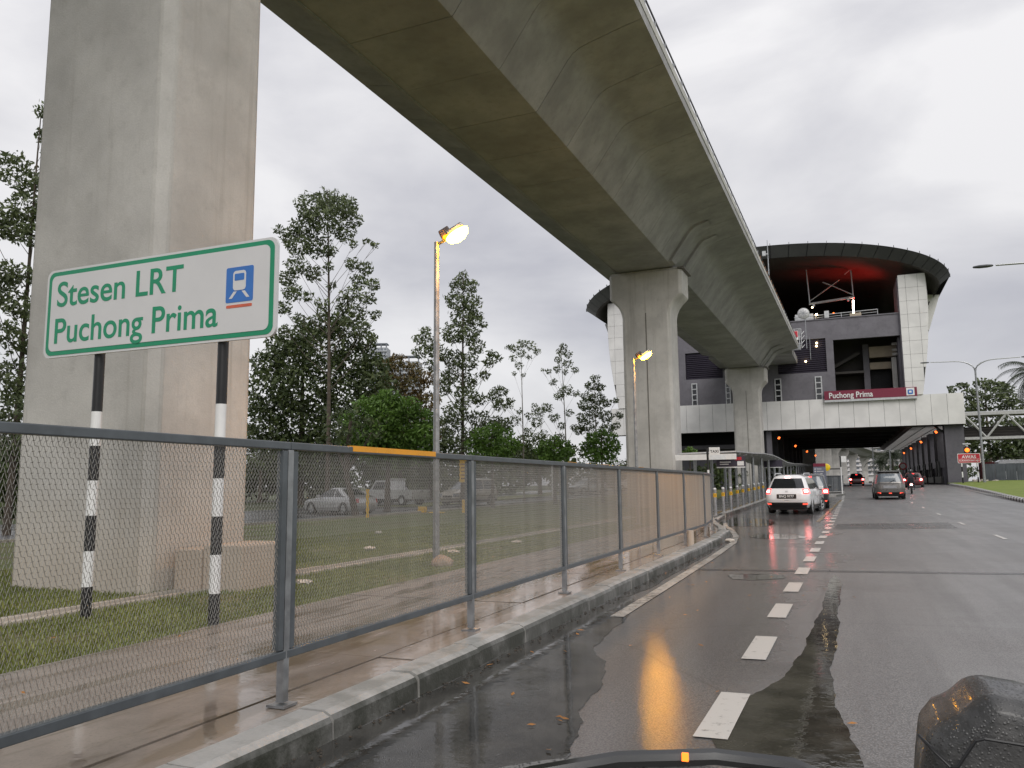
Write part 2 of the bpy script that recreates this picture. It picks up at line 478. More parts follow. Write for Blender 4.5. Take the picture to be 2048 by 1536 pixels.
def grassmat(name, a, b, dirt=(0.13, 0.095, 0.055), ds=0.6):
    m, nt, bs = newmat(name)
    v = pos(nt)
    f = noise(nt, v, 0.9, 7, 0.65); g = noise(nt, v, 22, 5, 0.7); h = noise(nt, v, 0.35, 4)
    c = mixc(nt, mrange(nt, f, 0.3, 0.7, 0, 1), a, b)
    c = mixc(nt, mrange(nt, g, 0.35, 0.7, 0, 0.6), c, tuple(x * 0.45 for x in a))
    c = mixc(nt, mth(nt, 'MULTIPLY', mrange(nt, mth(nt, 'ADD', f, mth(nt, 'MULTIPLY', h, .6)), 0.80, 1.0, 0, 1), ds), c, dirt)
    nt.links.new(c, bs.inputs["Base Color"]); bs.inputs["Roughness"].default_value = 0.85
    bump(nt, bs, g, 0.9, 0.04)
    return m
M['grass'] = grassmat("lawn_grass", (0.125, 0.155, 0.040), (0.20, 0.205, 0.062))
M['ground'] = grassmat("rough_ground", (0.04, 0.06, 0.02), (0.07, 0.085, 0.03))
M['verge_r'] = grassmat("bright_verge_grass", (0.17, 0.23, 0.035), (0.25, 0.31, 0.06), ds=0.2)

def leafmat(name, a, b, trans=0.25, tip=None):
    m, nt, bs = newmat(name)
    g = nt.nodes.new("ShaderNodeNewGeometry")
    f = noise(nt, g.outputs["Position"], 0.8, 3)
    c = mixc(nt, g.outputs["Random Per Island"], a, b)
    c = mixc(nt, mrange(nt, f, 0.4, 0.65, 0, 0.5), c, tip if tip else tuple(x * 0.6 for x in a))
    nt.links.new(c, bs.inputs["Base Color"]); bs.inputs["Roughness"].default_value = 0.5
    t = nt.nodes.new("ShaderNodeBsdfTranslucent"); nt.links.new(c, t.inputs[0])
    ms = nt.nodes.new("ShaderNodeMixShader"); ms.inputs[0].default_value = trans
    nt.links.new(bs.outputs[0], ms.inputs[1]); nt.links.new(t.outputs[0], ms.inputs[2])
    nt.links.new(ms.outputs[0], nt.nodes["Material Output"].inputs[0])
    return m
M['leaf'] = leafmat("olive_leaf", (0.085, 0.115, 0.050), (0.165, 0.20, 0.085))
M['leaf_dark'] = leafmat("dark_leaf", (0.048, 0.074, 0.026), (0.110, 0.140, 0.045))
M['leaf_bright'] = leafmat("bright_leaf", (0.095, 0.19, 0.030), (0.17, 0.29, 0.055))
M['leaf_rust'] = leafmat("rusty_leaf", (0.075, 0.075, 0.022), (0.16, 0.12, 0.04), tip=(0.15, 0.075, 0.03))
M['leaf_palm'] = leafmat("palm_leaf", (0.020, 0.034, 0.014), (0.045, 0.062, 0.024))
M['blade'] = leafmat("grass_blade", (0.16, 0.20, 0.045), (0.30, 0.31, 0.09), 0.3)

# ------------------------------------------------------------------ terrain
def rise(y):
    return float(np.interp(y, [0, 30, 42, 54, 75, 95, 170, 1000], [0, 0, .11, .25, .60, .88, .95, .95]))
def road_z(x, y):
    return rise(y) + 0.012 * (x + 0.8)
KERB_L = [(-2.75, -30), (-2.75, 0), (-2.75, 12), (-2.76, 19), (-2.9, 22), (-3.25, 24.5), (-3.8, 27), (-4.35, 29.8), (-4.62, 34), (-4.62, 60), (-4.62, 100), (-4.62, 620)]
KERB_R = [(7.9, -30), (8.0, 30), (8.25, 46), (9.0, 62), (9.6, 78), (9.9, 92), (10.0, 110), (10.0, 620)]
def xk(tab, y):
    return float(np.interp(y, [p[1] for p in tab], [p[0] for p in tab]))
YS = sorted(set([-30, -10] + list(range(0, 36, 2)) + list(range(36, 100, 4)) + [110, 130, 170, 230, 320, 450, 620] + [19, 27, 29.8]))

def strip(name, xl, xr, zf, mat, ys=YS, nx=3, kind='structure', parent=None):
    mb = MB()
    def P(i, y):
        a, b = xl(y), xr(y); x = a + (b - a) * i / nx
        return (x, y, zf(x, y))
    vs = [P(i, y) for y in ys for i in range(nx + 1)]
    fs = []
    for j in range(len(ys) - 1):
        for i in range(nx):
            a = j * (nx + 1) + i
            fs.append((a, a + 1, a + nx + 2, a + nx + 1))
    mb.add(vs, fs)
    o = mb.build(name, mat, parent, fix=False)
    if kind: o["kind"] = kind
    return o

gy = [-300, -30, 0, 30, 42, 54, 75, 95, 170, 400, 1500, 4000]
strip("ground", lambda y: -2500, lambda y: 2500, lambda x, y: rise(y) - 0.14, M['ground'], gy, 2)
strip("road", lambda y: xk(KERB_L, y) - 0.05, lambda y: xk(KERB_R, y) + 0.05, road_z, M['road'])
PATH_L = lambda y: float(np.interp(y, [-30, 0, 30, 36, 90, 170], [-5.65, -5.65, -5.75, -7.6, -8.2, -8.2]))
py_ = [y for y in YS if y <= 170]
fp_ = empty("footpath", (-4.3, 0, 0)); tag(fp_, kind='structure')
mb = MB(); mb.b2((-5.62, -8, -.1), (-2.90, 21.5, .082)); mb.build("path_bed", M['seam'], None)["kind"] = 'structure'
yy = -6.5; k_ = 0
while yy < 33:
    y2 = min(yy + 2.98, 32.4)
    for (xa, xb) in ((0, .845), (.853, 1)):
        mb = MB((-4.3, 0, 0)); dz = random.uniform(-.004, .004); xs = []
        for y in (yy, y2):
            L_ = PATH_L(y) + random.uniform(-.03, .03) * (xa == 0); R_ = xk(KERB_L, y) - 0.235
            xs.append((L_ + (R_ - L_) * xa, L_ + (R_ - L_) * xb))
        mb.add([(xs[0][0], yy, rise(yy) + .10 + dz), (xs[0][1], yy, rise(yy) + .10 + dz), (xs[1][1], y2, rise(y2) + .10 + dz), (xs[1][0], y2, rise(y2) + .10 + dz),
                (xs[0][0], yy, rise(yy)), (xs[0][1], yy, rise(yy)), (xs[1][1], y2, rise(y2)), (xs[1][0], y2, rise(y2))],
               [(0, 1, 2, 3), (4, 7, 6, 5), (0, 4, 5, 1), (1, 5, 6, 2), (2, 6, 7, 3), (3, 7, 4, 0)])
        mb.build("path_slab", M['pave'], fp_)
    yy += 3.0
strip("taxi_stop_pavement", PATH_L, lambda y: xk(KERB_L, y) - 0.16, lambda x, y: rise(y) + 0.10, M['pavers'], [y for y in py_ if y >= 32])
strip("verge_lawn", lambda y: -7.80, PATH_L, lambda x, y: rise(y) + 0.06, M['grass'], [y for y in py_ if y <= 32], 2)
strip("lawn", lambda y: float(np.interp(y, [-30, 28, 60, 95], [-21.5, -20.5, -18.5, -18.0])),
      lambda y: float(np.interp(y, [-30, 0, 30, 32, 36, 90], [-8.32, -8.32, -8.25, -5.75, -7.6, -8.2])) , lambda x, y: rise(y) + 0.03, M['grass'], [y for y in YS if y <= 96], 6)
strip("parking_road", lambda y: -33.0, lambda y: float(np.interp(y, [-30, 28, 60, 95], [-21.5, -20.5, -18.5, -18.0])), lambda x, y: rise(y) - 0.02, M['lot'], [y for y in YS if y <= 96], 3)
# drain channel running through the grass: two concrete lips and a shallow bed
dr = empty("drain_channel", (-8.06, 0, 0)); tag(dr, kind='structure')
dys = [-10 + 1.2 * i for i in range(36)]
lipm = []
for (xa, xb, za, zb) in ((-8.34, -8.22, 0.03, 0.075), (-7.90, -7.78, 0.04, 0.095)):
    mbp = MB((-8.06, 0, 0)); mbp.b2((xa, 0, za - .2), (xb, 1.19, zb))
    lipm.append(mbp.mesh("drain_lip", M['drain']))
for y in dys:
    for me in lipm:
        inst("drain_lip", me, dr, (random.uniform(-.008, .008), y, rise(y) + random.uniform(-.008, .006)), (0, 0, random.uniform(-.006, .006)))
mb = MB((-8.06, 0, 0)); mb.b2((-8.22, -10, -.2), (-7.90, 33, 0.012)); mb.build("channel_bed", M['drain'], dr)
# kerb return edge of the car park
mb = MB();
for i in range(60):
    y = -8 + i * 1.7
    x = float(np.interp(y, [-30, 28, 60, 95], [-21.5, -20.5, -18.5, -18.0]))
    mb.box((x - .08, y, rise(y) + .0), (.14, 1.66, .22), rz=-0.03)
mb.build("parking_kerb", M['drain'])["kind"] = 'structure'
strip("traffic_island_grass", lambda y: -27.5, lambda y: -24.0, lambda x, y: rise(y) + .04, M['grass'], [44, 50, 54, 60, 66, 75, 84], 1)

# blades of grass on the near verge and beside the pier
def blades(name, x0, x1, y0, y1, n, h, z, mat):
    x = RNG.uniform(x0, x1, n); y = y0 + (y1 - y0) * RNG.uniform(0, 1, n) ** 1.3
    dens = np.sin(x * 3.1 + np.sin(y * 1.7) * 2) + np.sin(y * 2.3 + x) + RNG.normal(0, .7, n)
    k = dens > -1.1; x = x[k]; y = y[k]; n = len(x)
    a = RNG.uniform(0, 2 * pi, n); hh = h * RNG.uniform(.5, 1.3, n); w = .010 + RNG.uniform(0, .006, n)
    lean = RNG.uniform(-.6, .6, (n, 2)) * hh[:, None]
    zz = np.array([rise(t) for t in y]) + z
    v = np.empty((n, 3, 3), np.float32)
    v[:, 0] = np.stack([x - np.cos(a) * w, y - np.sin(a) * w, zz], 1)
    v[:, 1] = np.stack([x + np.cos(a) * w, y + np.sin(a) * w, zz], 1)
    v[:, 2] = np.stack([x + lean[:, 0], y + lean[:, 1], zz + hh], 1)
    o = fast_tris(name, v.reshape(-1, 3), n, 3, mat)
    o["kind"] = 'stuff'; o["label"] = "short wet grass blades growing along the footpath verge"; o["category"] = "grass"
    return o
def fast_tris(name, verts, nf, k, mat, parent=None):
    me = bpy.data.meshes.new(name)
    me.vertices.add(len(verts)); me.vertices.foreach_set("co", np.ascontiguousarray(verts, np.float32).ravel())
    me.loops.add(nf * k); me.loops.foreach_set("vertex_index", np.arange(nf * k, dtype=np.int32))
    me.polygons.add(nf); me.polygons.foreach_set("loop_start", np.arange(0, nf * k, k, dtype=np.int32))
    try: me.polygons.foreach_set("loop_total", np.full(nf, k, np.int32))
    except Exception: pass
    me.update(calc_edges=True); me.validate()
    me.materials.append(mat)
    o = bpy.data.objects.new(name, me); COL.objects.link(o)
    if parent is not None: o.parent = parent
    return o
blades("verge_grass", -7.78, -5.55, 1.5, 26, 66000, .045, .06, M['blade'])
blades("lawn_grass", -13.5, -8.35, 4, 26, 70000, .05, .03, M['blade'])

# ------------------------------------------------------------------ kerbs, markings, puddles
def walk_poly(pts, step):
    out = []; carry = 0.0
    for (a, b) in zip(pts[:-1], pts[1:]):
        a = Vector(a); b = Vector(b); L = (b - a).length; d = (b - a) / L; t = carry
        while t < L - 1e-6:
            out.append((a + d * t, atan2(-d.x, d.y))); t += step
        carry = t - L
    return out
kl = empty("kerb", (0, 0, 0)); tag(kl, kind='structure')
kp = [(x, y) for x, y in KERB_L if -2 <= y <= 60]; kp = [(-2.75, -2)] + kp
# stone profile: x outwards to the road is +, local y along kerb
def stone_mesh(L, top=.135, w=.24, mat=None, name="kerb_stone"):
    mb = MB()
    prof = [(-w, -.25), (-w, top), (-.075, top), (-.03, top - .022), (-.012, top - .05), (.0, -.25)]
    mb.prism(prof, lambda u, v, k: (u, k * L, v))
    return mb.mesh(name, mat or M['kerb'])
ks = stone_mesh(0.985)
for p, ang in walk_poly(kp, 1.0):
    if p.y > 59.5: continue
    z = rise(p.y) - .0
    if 30.2 < p.y < 34.2: z -= .07      # dropped ramp at the bay
    inst("kerb_stone", ks, kl, (p.x + random.uniform(-.006, .006), p.y, z + random.uniform(-.006, .006)), (random.uniform(-.006, .006), 0, ang + random.uniform(-.006, .006)))
mb = MB(); mb.b2((-4.8, 60, .2), (-4.62, 170, 1.05)); mb.build("kerb_far", M['kerb'])["kind"] = 'structure'
# right hand kerb, painted black and white
kr = empty("painted_kerb", (0, 0, 0)); tag(kr, kind='structure')
sw = stone_mesh(.52, .20, .28, M['white']); sb = stone_mesh(.52, .20, .28, M['black'])
krp = [(x, y) for x, y in KERB_R if 20 <= y <= 93]; krp = [(7.97, 24)] + krp
for i, (p, ang) in enumerate(walk_poly(krp, .53)):
    o = inst("kerb_stone", sw if i % 2 else sb, kr, (p.x + .0, p.y, road_z(p.x, p.y)), (0, 0, ang), (-1, 1, 1))
strip("right_verge", lambda y: xk(KERB_R, y) + .26, lambda y: 40.0, lambda x, y: road_z(xk(KERB_R, y), y) + .16 + min(.25, .06 * (x - xk(KERB_R, y))), M['verge_r'], [-30, 0, 20, 30, 46, 62, 78, 92, 97], 6)

def mark(name, poly, mat, parent, dz=.008):
    mb = MB(); n = len(poly)
    mb.add([(x, y, road_z(x, y) + dz) for x, y in poly], [tuple(range(n))])
    return mb.build(name, mat, parent, fix=False)
def worn(name, col, wear=0.5):
    m, nt, bs = newmat(name); v = pos(nt)
    f = noise(nt, v, 14, 6, 0.7); g = noise(nt, v, 1.1, 3)
    k = mrange(nt, mth(nt, 'ADD', f, mth(nt, 'MULTIPLY', g, .5)), .92 - wear * .35, 1.08 - wear * .3, 0, .8)
    nt.links.new(mixc(nt, k, col, (.06, .058, .055)), bs.inputs["Base Color"])
    bs.inputs["Roughness"].default_value = .5
    bs.inputs["Coat Weight"].default_value = .6; bs.inputs["Coat Roughness"].default_value = .2
    bump(nt, bs, noise(nt, v, 90, 3), .3, .004)
    return m
M['mark_w'] = worn("white_road_paint", (.62, .61, .58), .3)
M['mark_e'] = worn("edge_road_paint", (.52, .50, .46), .7)
M['mark_y'] = worn("yellow_road_paint", (.38, .24, .06), .9)
dl = empty("dashed_lane_line"); tag(dl, kind='structure')
for i in range(30):
    y0 = 2.54 + 2.14 * i; x = float(np.interp(y0, [0, 12, 60], [-.80, -.70, -.05]))
    w = .095
    mark("painted_dash", [(x - w, y0), (x + w, y0), (x + w + .015, y0 + 1.03), (x - w + .015, y0 + 1.03)], M['mark_w'], dl)
rl = empty("right_lane_line"); tag(rl, kind='structure')
for y0 in (15.4, 21.6, 28.4, 35, 41.6, 48.2, 54.8):
    mark("painted_dash", [(3.34, y0), (3.44, y0), (3.47, y0 + 1.7), (3.37, y0 + 1.7)], M['mark_w'], rl)
el = [(-2.34, 8.6), (-2.36, 11), (-2.42, 16), (-2.52, 20), (-2.75, 22.5), (-3.25, 25.6), (-3.75, 28), (-4.05, 30.2)]
for i in range(len(el) - 1):
    (x0, y0), (x1, y1) = el[i], el[i + 1]
    w = .075
    o = mark("edge_line", [(x0 - w, y0), (x0 + w, y0), (x1 + w, y1), (x1 - w, y1)], M['mark_e'], None, .007); o["kind"] = 'structure'
o = mark("bay_line", [(-.98, 30.6), (-.84, 30.6), (-.13, 55), (-.25, 55)], M['mark_y'], None, .011); o["kind"] = 'structure'
o = mark("edge_line", [(7.55, 20), (7.68, 20), (9.2, 78), (9.07, 78)], M['mark_e'], None); o["kind"] = 'structure'
o = mark("road_patch", [(-2.6, 13.6), (7.6, 13.9), (7.6, 14.2), (-2.6, 13.85)], M['lot'], None, .0025); o["kind"] = 'structure'
o = mark("road_patch", [(-.35, 26.0), (3.0, 26.4), (3.1, 30.0), (-.25, 29.3)], M['lot'], None, .0025); o["kind"] = 'structure'

def puddle(pts, mat, amp=.10, freq=2.2, sub=14, dz=.0035, seed=0):
    out = []; n = len(pts)
    rr = random.Random(seed)
    ph = [rr.uniform(0, 6.28) for _ in range(6)]
    # Catmull-Rom through control points, then a wobble
    for i in range(n):
        p0, p1, p2, p3 = [Vector((*pts[(i + k - 1) % n], 0)) for k in range(4)]
        for j in range(sub):
            t = j / sub
            q = .5 * ((2 * p1) + (p2 - p0) * t + (2 * p0 - 5 * p1 + 4 * p2 - p3) * t * t + (3 * p1 - p0 - 3 * p2 + p3) * t ** 3)
            s = (i + t)
            a = amp * (sin(s * 3.3 * freq + ph[0]) * .5 + sin(s * 7.1 * freq + ph[1]) * .3 + sin(s * 15.7 * freq + ph[2]) * .2)
            tn = (p2 - p1).normalized()
            out.append((q.x - tn.y * a, q.y + tn.x * a * 1.5))
    c = Vector((sum(p[0] for p in out) / len(out), sum(p[1] for p in out) / len(out), 0))
    me = bpy.data.meshes.new("puddle"); bm = bmesh.new()
    vs = [bm.verts.new((x, y, road_z(x, y) + dz)) for x, y in out]
    f = bm.faces.new(vs); bmesh.ops.triangulate(bm, faces=[f], ngon_method='EAR_CLIP')
    for f in bm.faces:
        if f.normal.z < 0: f.normal_flip()
    bm.to_mesh(me); bm.free(); me.materials.append(mat)
    o = bpy.data.objects.new("puddle", me); COL.objects.link(o); o["kind"] = 'structure'
    return o
puddle([(-.05, 3.6), (-.72, 4.6), (-.74, 5.4), (-.52, 6.1), (-.40, 7.2), (-.36, 8.4), (-.30, 9.8), (-.27, 12.0), (-.20, 13.2), (-.10, 12.0), (-.13, 9.8), (-.12, 8.2), (-.16, 6.6), (-.10, 5.4), (.0, 4.6)], M['water'], .018, seed=2)
puddle([(-2.745, 1.0), (-2.745, 5), (-2.745, 9.5), (-2.60, 10.2), (-2.38, 9.6), (-2.2, 8.3), (-2.1, 7.0), (-1.75, 6.1), (-1.60, 5.0), (-1.42, 4.2), (-1.5, 3.0), (-1.6, 1.0)], M['water_k'], .03, seed=5)
0 and puddle([(-1.55, 4.2), (-.95, 4.15), (-.86, 5.0), (-.92, 5.9), (-1.15, 6.9), (-1.45, 6.3), (-1.5, 5.2)], M['film'], .03, seed=31, dz=.0025)
puddle([(-2.74, 10.2), (-2.74, 14), (-2.74, 18), (-2.62, 17), (-2.58, 13), (-2.55, 11)], M['water_k'], .02, seed=6)
puddle([(-1.5, 12.4), (-.95, 12.6), (-1.0, 13.1), (-1.7, 13.0)], M['water_k'], .05, seed=7)
puddle([(-2.3, 22.2), (-1.5, 21.4), (-1.0, 22.0), (-1.3, 23.4), (-2.2, 23.6)], M['water'], .10, seed=8)
puddle([(-4.2, 28.6), (-2.6, 27.8), (-2.4, 30.4), (-3.2, 33.2), (-4.4, 34.2), (-4.5, 31)], M['water_k'], .12, seed=9)
0 and puddle([(.0, 16.7), (.3, 16.65), (.85, 17.0), (.5, 17.15), (.25, 17.5), (.0, 17.2)], M['water'], .06, seed=10)
0 and puddle([(.05, 19.5), (.75, 19.6), (.8, 19.95), (.2, 20.0)], M['water'], .03, seed=11)
0 and puddle([(.3, 26.0), (1.5, 26.1), (1.2, 26.5), (.5, 26.4)], M['water'], .05, seed=12)
0 and puddle([(.3, 33), (.5, 33.2), (.52, 35), (.4, 36), (.3, 34.6)], M['water_k'], .04, seed=13)
0 and puddle([(3.3, 25.0), (3.7, 25.4), (3.5, 26.6), (3.2, 26.4)], M['water'], .06, seed=14)
0 and puddle([(.9, 23.0), (1.5, 23.4), (1.4, 24.0), (1.0, 23.9)], M['water'], .06, seed=15)
# puddles lying on the footpath beside the kerb
def path_puddle(pts, seed):
    o = puddle(pts, M['water_k'], .05, seed=seed)
    for v in o.data.vertices: v.co.z = rise(v.co.y) + .104
    return o
0 and path_puddle([(-3.6, 2.2), (-3.05, 2.5), (-3.02, 5.2), (-3.05, 8.2), (-3.4, 8.6), (-3.9, 6.8), (-4.1, 5.0)], 21)
0 and path_puddle([(-3.7, 9.4), (-3.05, 9.3), (-3.04, 12.8), (-3.3, 13.6), (-4.2, 12.2), (-4.5, 10.4)], 22)
0 and path_puddle([(-4.9, 6.6), (-4.5, 6.4), (-4.4, 8.6), (-4.9, 9.2)], 23)
0 and path_puddle([(-3.3, 14.6), (-3.05, 15), (-3.05, 18.6), (-3.6, 18.2)], 24)

# fallen leaves in the gutter
mb = MB()
for i in range(95):
    if random.random() < .55: x = random.uniform(-2.72, -1.6); y = random.uniform(2, 24)
    elif random.random() < .5: x = random.uniform(-1.6, .4); y = random.uniform(3, 22)
    else: x = random.uniform(-6.8, -3.1); y = random.uniform(3, 16)
    z = (road_z(x, y) if x > -2.75 else rise(y) + .11) + .014
    a = random.uniform(0, 6.28); L = random.uniform(.018, .04); w = L * .5
    t = random.uniform(-.01, .01)
    mb.add([(x + cos(a) * L, y + sin(a) * L, z + t), (x - sin(a) * w, y + cos(a) * w, z), (x - cos(a) * L, y - sin(a) * L, z - t * .3), (x + sin(a) * w, y - cos(a) * w, z + .004)], [(0, 1, 2, 3)])
o = mb.build("fallen_leaves", simple("dry_leaf", (.30, .13, .03), .6, var=.4, scale=3, obj=False), fix=False)
tag(o, "scattered orange-brown leaves lying in the gutter and on the path", "leaves", kind='stuff')
M['seam_c'] = simple("stained_joint", (.17, .16, .145), .8, obj=False)
# ------------------------------------------------------------------ viaduct
def XC(y): return -10.37 + .0190 * y
VANG = -math.atan(.0190)
vd = empty("viaduct", (XC(0), 0, 0), VANG, "long grey concrete railway girder crossing overhead from the upper left to the station", "viaduct")
SOF, TIP = 13.3, 15.62
half_r = [(1.50, SOF), (1.56, SOF + .05), (2.60, SOF + 1.50), (2.78, SOF + 1.70), (3.02, SOF + 1.84), (3.35, SOF + 1.93), (4.2, TIP - .18), (5.05, TIP)]
half_l = [(-1.75 if i == 0 else (-1.80 if i == 1 else -u), v) for i, (u, v) in enumerate(half_r)]
sec = half_r + [(5.05, TIP + .36), (4.6, TIP + .36), (4.6, TIP + .25), (-4.6, TIP + .25), (-4.6, TIP + .36), (-5.05, TIP + .36)] + half_l[::-1]
SL = 2.9
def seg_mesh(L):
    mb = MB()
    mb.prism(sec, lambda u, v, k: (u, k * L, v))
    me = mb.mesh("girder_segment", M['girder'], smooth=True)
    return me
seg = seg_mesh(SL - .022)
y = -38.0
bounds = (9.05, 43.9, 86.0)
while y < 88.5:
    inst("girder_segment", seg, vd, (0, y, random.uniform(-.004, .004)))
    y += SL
VEND = y
# diaphragm deepening over each pier (thicker web ribs)
rib = MB()
rib.prism([(1.50, SOF + .01), (1.72, SOF + .05), (2.76, SOF + 1.48), (3.05, SOF + 1.72), (3.75, SOF + 1.95), (3.0, SOF + 2.0), (1.2, SOF + .6)], lambda u, v, k: (u, k * 1.1, v))
ribm = rib.mesh("web_rib", M['girder'], smooth=True)
for b in bounds:
    inst("web_rib", ribm, vd, (0, b - 1.9, 0)); inst("web_rib", ribm, vd, (0, b + .8, 0))
# cable line hung below the soffit's left edge
mb = MB(); mb.tube([(-1.62, -20, SOF - .03), (-1.62, VEND, SOF - .03)], .018, 6); mb.build("earthing_cable", M['galv'], vd)
# parapet upstand segments and railing on both edges
pm = MB(); pm.b2((4.86, 0, TIP + .36), (5.075, 2.88, TIP + .66)); pme = pm.mesh("parapet_panel", M['parapet'])
pl_ = MB(); pl_.b2((-5.075, 0, TIP + .36), (-4.86, 2.88, TIP + .66)); plme = pl_.mesh("parapet_panel", M['parapet'])
y = -20.0
while y < VEND - 1:
    inst("parapet_panel", pme, vd, (random.uniform(-.006, .006), y, random.uniform(-.01, .01)))
    inst("parapet_panel", plme, vd, (0, y, 0)); y += 2.9
rp_ = MB(); rp_.b2((4.93, -.03, TIP + .66), (4.99, .03, TIP + 1.15)); rpm = rp_.mesh("railing_post", M['galv'])
rr_ = MB(); rr_.b2((4.92, -.035, TIP + .66), (5.0, .035, TIP + 1.15)); rrm = rr_.mesh("railing_post", M['rust'])
y = 12.0
while y < VEND:
    inst("railing_post", rrm if 55 < y < 74 else rpm, vd, (0, y, 0)); y += 1.45
mb = MB(); mb.tube([(4.96, 8, TIP + 1.15), (4.96, VEND, TIP + 1.15)], .033, 6); mb.build("handrail", M['black'], vd)
mb = MB(); mb.tube([(4.96, 8, TIP + .92), (4.96, VEND, TIP + .92)], .012, 6); mb.build("rail_wire", M['galv'], vd)
# short end piece where the deck meets the station
mb = MB(); mb.b2((-4.4, VEND, TIP - .5), (4.4, 97.5, TIP + .25)); mb.build("end_slab", M['girder'], vd)

# ------------------------------------------------------------------ piers
def pier(name, yf, label, w=2.72, d=2.0, zb=-.2, top=13.12, group="concrete piers carrying the viaduct", xc=None, detail=True):
    xc = XC(yf + 1) + .12 if xc is None else xc
    yc = yf + d / 2
    z0 = rise(yc) + zb
    r = empty(name, (xc, yc, rise(yc)), VANG, label, "pier", group)
    off = (0, 0, rise(yc))
    h = w / 2; c = .16; t = 1.98
    out = [(-h + c, -d / 2), (h - c, -d / 2), (h, -d / 2 + c), (h, d / 2 - c), (h - c, d / 2), (-h + c, d / 2), (-h, d / 2 - c), (-h, -d / 2 + c)]
    zh = top - 2.5
    levels = [(z0, 0), (zh, 0), (zh + .3, .05), (zh + .6, .18), (zh + .85, .38), (zh + 1.03, .58), (zh + 1.15, .69), (top, .70)]
    mb = MB(off)
    vs = []; fs = []
    for z, e in levels:
        for x, y in out:
            ch = c if e < .5 else c * .25
            sx = (abs(x) + e) * (1 if x > 0 else -1)
            vs.append((sx, y, z))
    n = 8
    for i in range(len(levels) - 1):
        for k in range(n):
            fs.append((i * n + k, i * n + (k + 1) % n, (i + 1) * n + (k + 1) % n, (i + 1) * n + k))
    m_ = (len(levels) - 1) * n
    fs += [tuple(range(n - 1, -1, -1)), tuple(range(m_, m_ + n))]
    mb.add(vs, fs); mb.build("shaft", M['pier'], r, smooth=True, bevel=.03)
    if detail:
      if yf > 20:
        mb = MB(off); mb.b2((-.02, -d / 2 - .010, z0), (.035, -d / 2 + .02, zh + .2)); mb.build("drain_groove", M['seam_c'], r)
      if True:
        for sx in (-1.15, 1.15):
            for sy in (-.5, .5):
                mb = MB(off); mb.b2((sx - .33, sy - .3, top), (sx + .33, sy + .3, SOF - .005)); mb.build("bearing", M['seam_c'], r)
        mb = MB(off); mb.b2((-h - .62, -d / 2 + .12, top), (h + .55, -d / 2 + .25, top + .13)); mb.build("bearing_shelf", M['parapet'], r)
        mb = MB(off); mb.b2((h + .50, -d / 2 - .06, top + .02), (h + .86, d / 2 + .1, top + .10)); mb.build("capping_plate", M['seam_c'], r)
    return r
pier("concrete_pier", 8.05, "huge concrete pier standing on the grass right behind the green-bordered station sign", xc=-9.86)
pier("concrete_pier", 43.0, "tall flared concrete pier standing behind the lit lamp post at the end of the fence", xc=-9.58)
pier("concrete_pier", 84.6, "flared concrete pier standing close to the station front behind the covered walkway", xc=-8.70)
# concrete block beside the first pier
mb = MB(); mb.b2((-8.40, 8.42, -.1), (-7.95, 9.35, .60)); mb.b2((-7.95, 8.46, -.1), (-7.32, 9.35, .66))
o = mb.build("concrete_block", M['block'], bevel=.02); tag(o, "low stained concrete block on the grass against the nearest pier", "block")

# ------------------------------------------------------------------ mesh fence
fn = empty("mesh_fence", (-3.2, 0, .10), 0, "long grey mesh fence with rails running along the footpath kerb", "fence")
FO = (-3.2, 0, .10)
fpts = [(-3.2, y) for y in (-1.5, 1.4, 4.10, 6.76, 9.42, 12.08, 14.8, 17.5, 20.2)] + [(-3.42, 22.8), (-3.95, 25.3), (-4.6, 27.7)]
ZT, ZB = 1.66, .40
NS = 27
# one zigzag ribbon of the expanded mesh, drawn for a unit length of 2.6 m
def ribbon(L, pitch):
    mb = MB(); n = int(L / .0072); vs = []; fs = []
    a = pitch * .235
    for row in (0, 1):
        vs = []; fs = []
        for i in range(n + 1):
            x = i * L / n + (.5 * L / n * 2 if row else 0)
            z = (-a if i % 4 in (0, 1) else a) + (row - .5) * pitch * .5
            for dy, dz in ((-.0021, -.0010), (.0021, .0010)):
                vs.append((dy, min(x, L), z + dz))
        for i in range(n):
            fs.append((2 * i, 2 * i + 1, 2 * i + 3, 2 * i + 2))
        mb.add(vs, fs)
    return mb.mesh("slat", M['mesh'], fix=False)
pitch = (ZT - ZB) / NS
rib_me = ribbon(2.62, pitch)
for i in range(len(fpts) - 1):
    (x0, y0), (x1, y1) = fpts[i], fpts[i + 1]
    L = sqrt((x1 - x0) ** 2 + (y1 - y0) ** 2); ang = -atan2(x1 - x0, y1 - y0)
    for k in range(NS):
        z = ZB + pitch * (k + .5)
        o = inst("slat", rib_me, fn, (x0 - FO[0], y0 + .03 + 0, z - FO[2]), (0, 0, ang), (1, (L - .06) / 2.62, 1))
    zr = rise((y0 + y1) / 2)
    m_ = Matrix.Rotation(ang, 3, 'Z')
    for z, hh, nm in ((ZT, .048, "top_rail"), (ZB, .050, "bottom_rail")):
        mb = MB(FO); mb.box(((x0 + x1) / 2, (y0 + y1) / 2, z), (.052, L - .004, hh), rot=m_); mb.build(nm, M['fence'], fn, bevel=.006)
    for (px_, py2) in ((x0, y0),):
        mb = MB(FO); mb.box((px_, py2, (.10 + ZT) / 2), (.05, .052, ZT - .10 - .05)); 
        mb.box((px_, py2 + .0, .108), (.13, .13, .014)); mb.build("post", M['galv'], fn)
        for s in (-1, 1):
            mb = MB(FO); mb.box((px_, py2 + s * .052, (ZB + ZT) / 2), (.045, .045, ZT - ZB - .066)); mb.build("panel_stile", M['fence'], fn)
x1, y1 = fpts[-1]
mb = MB(FO); mb.box((x1, y1, (.10 + ZT) / 2), (.06, .06, ZT - .10)); mb.build("post", M['galv'], fn)
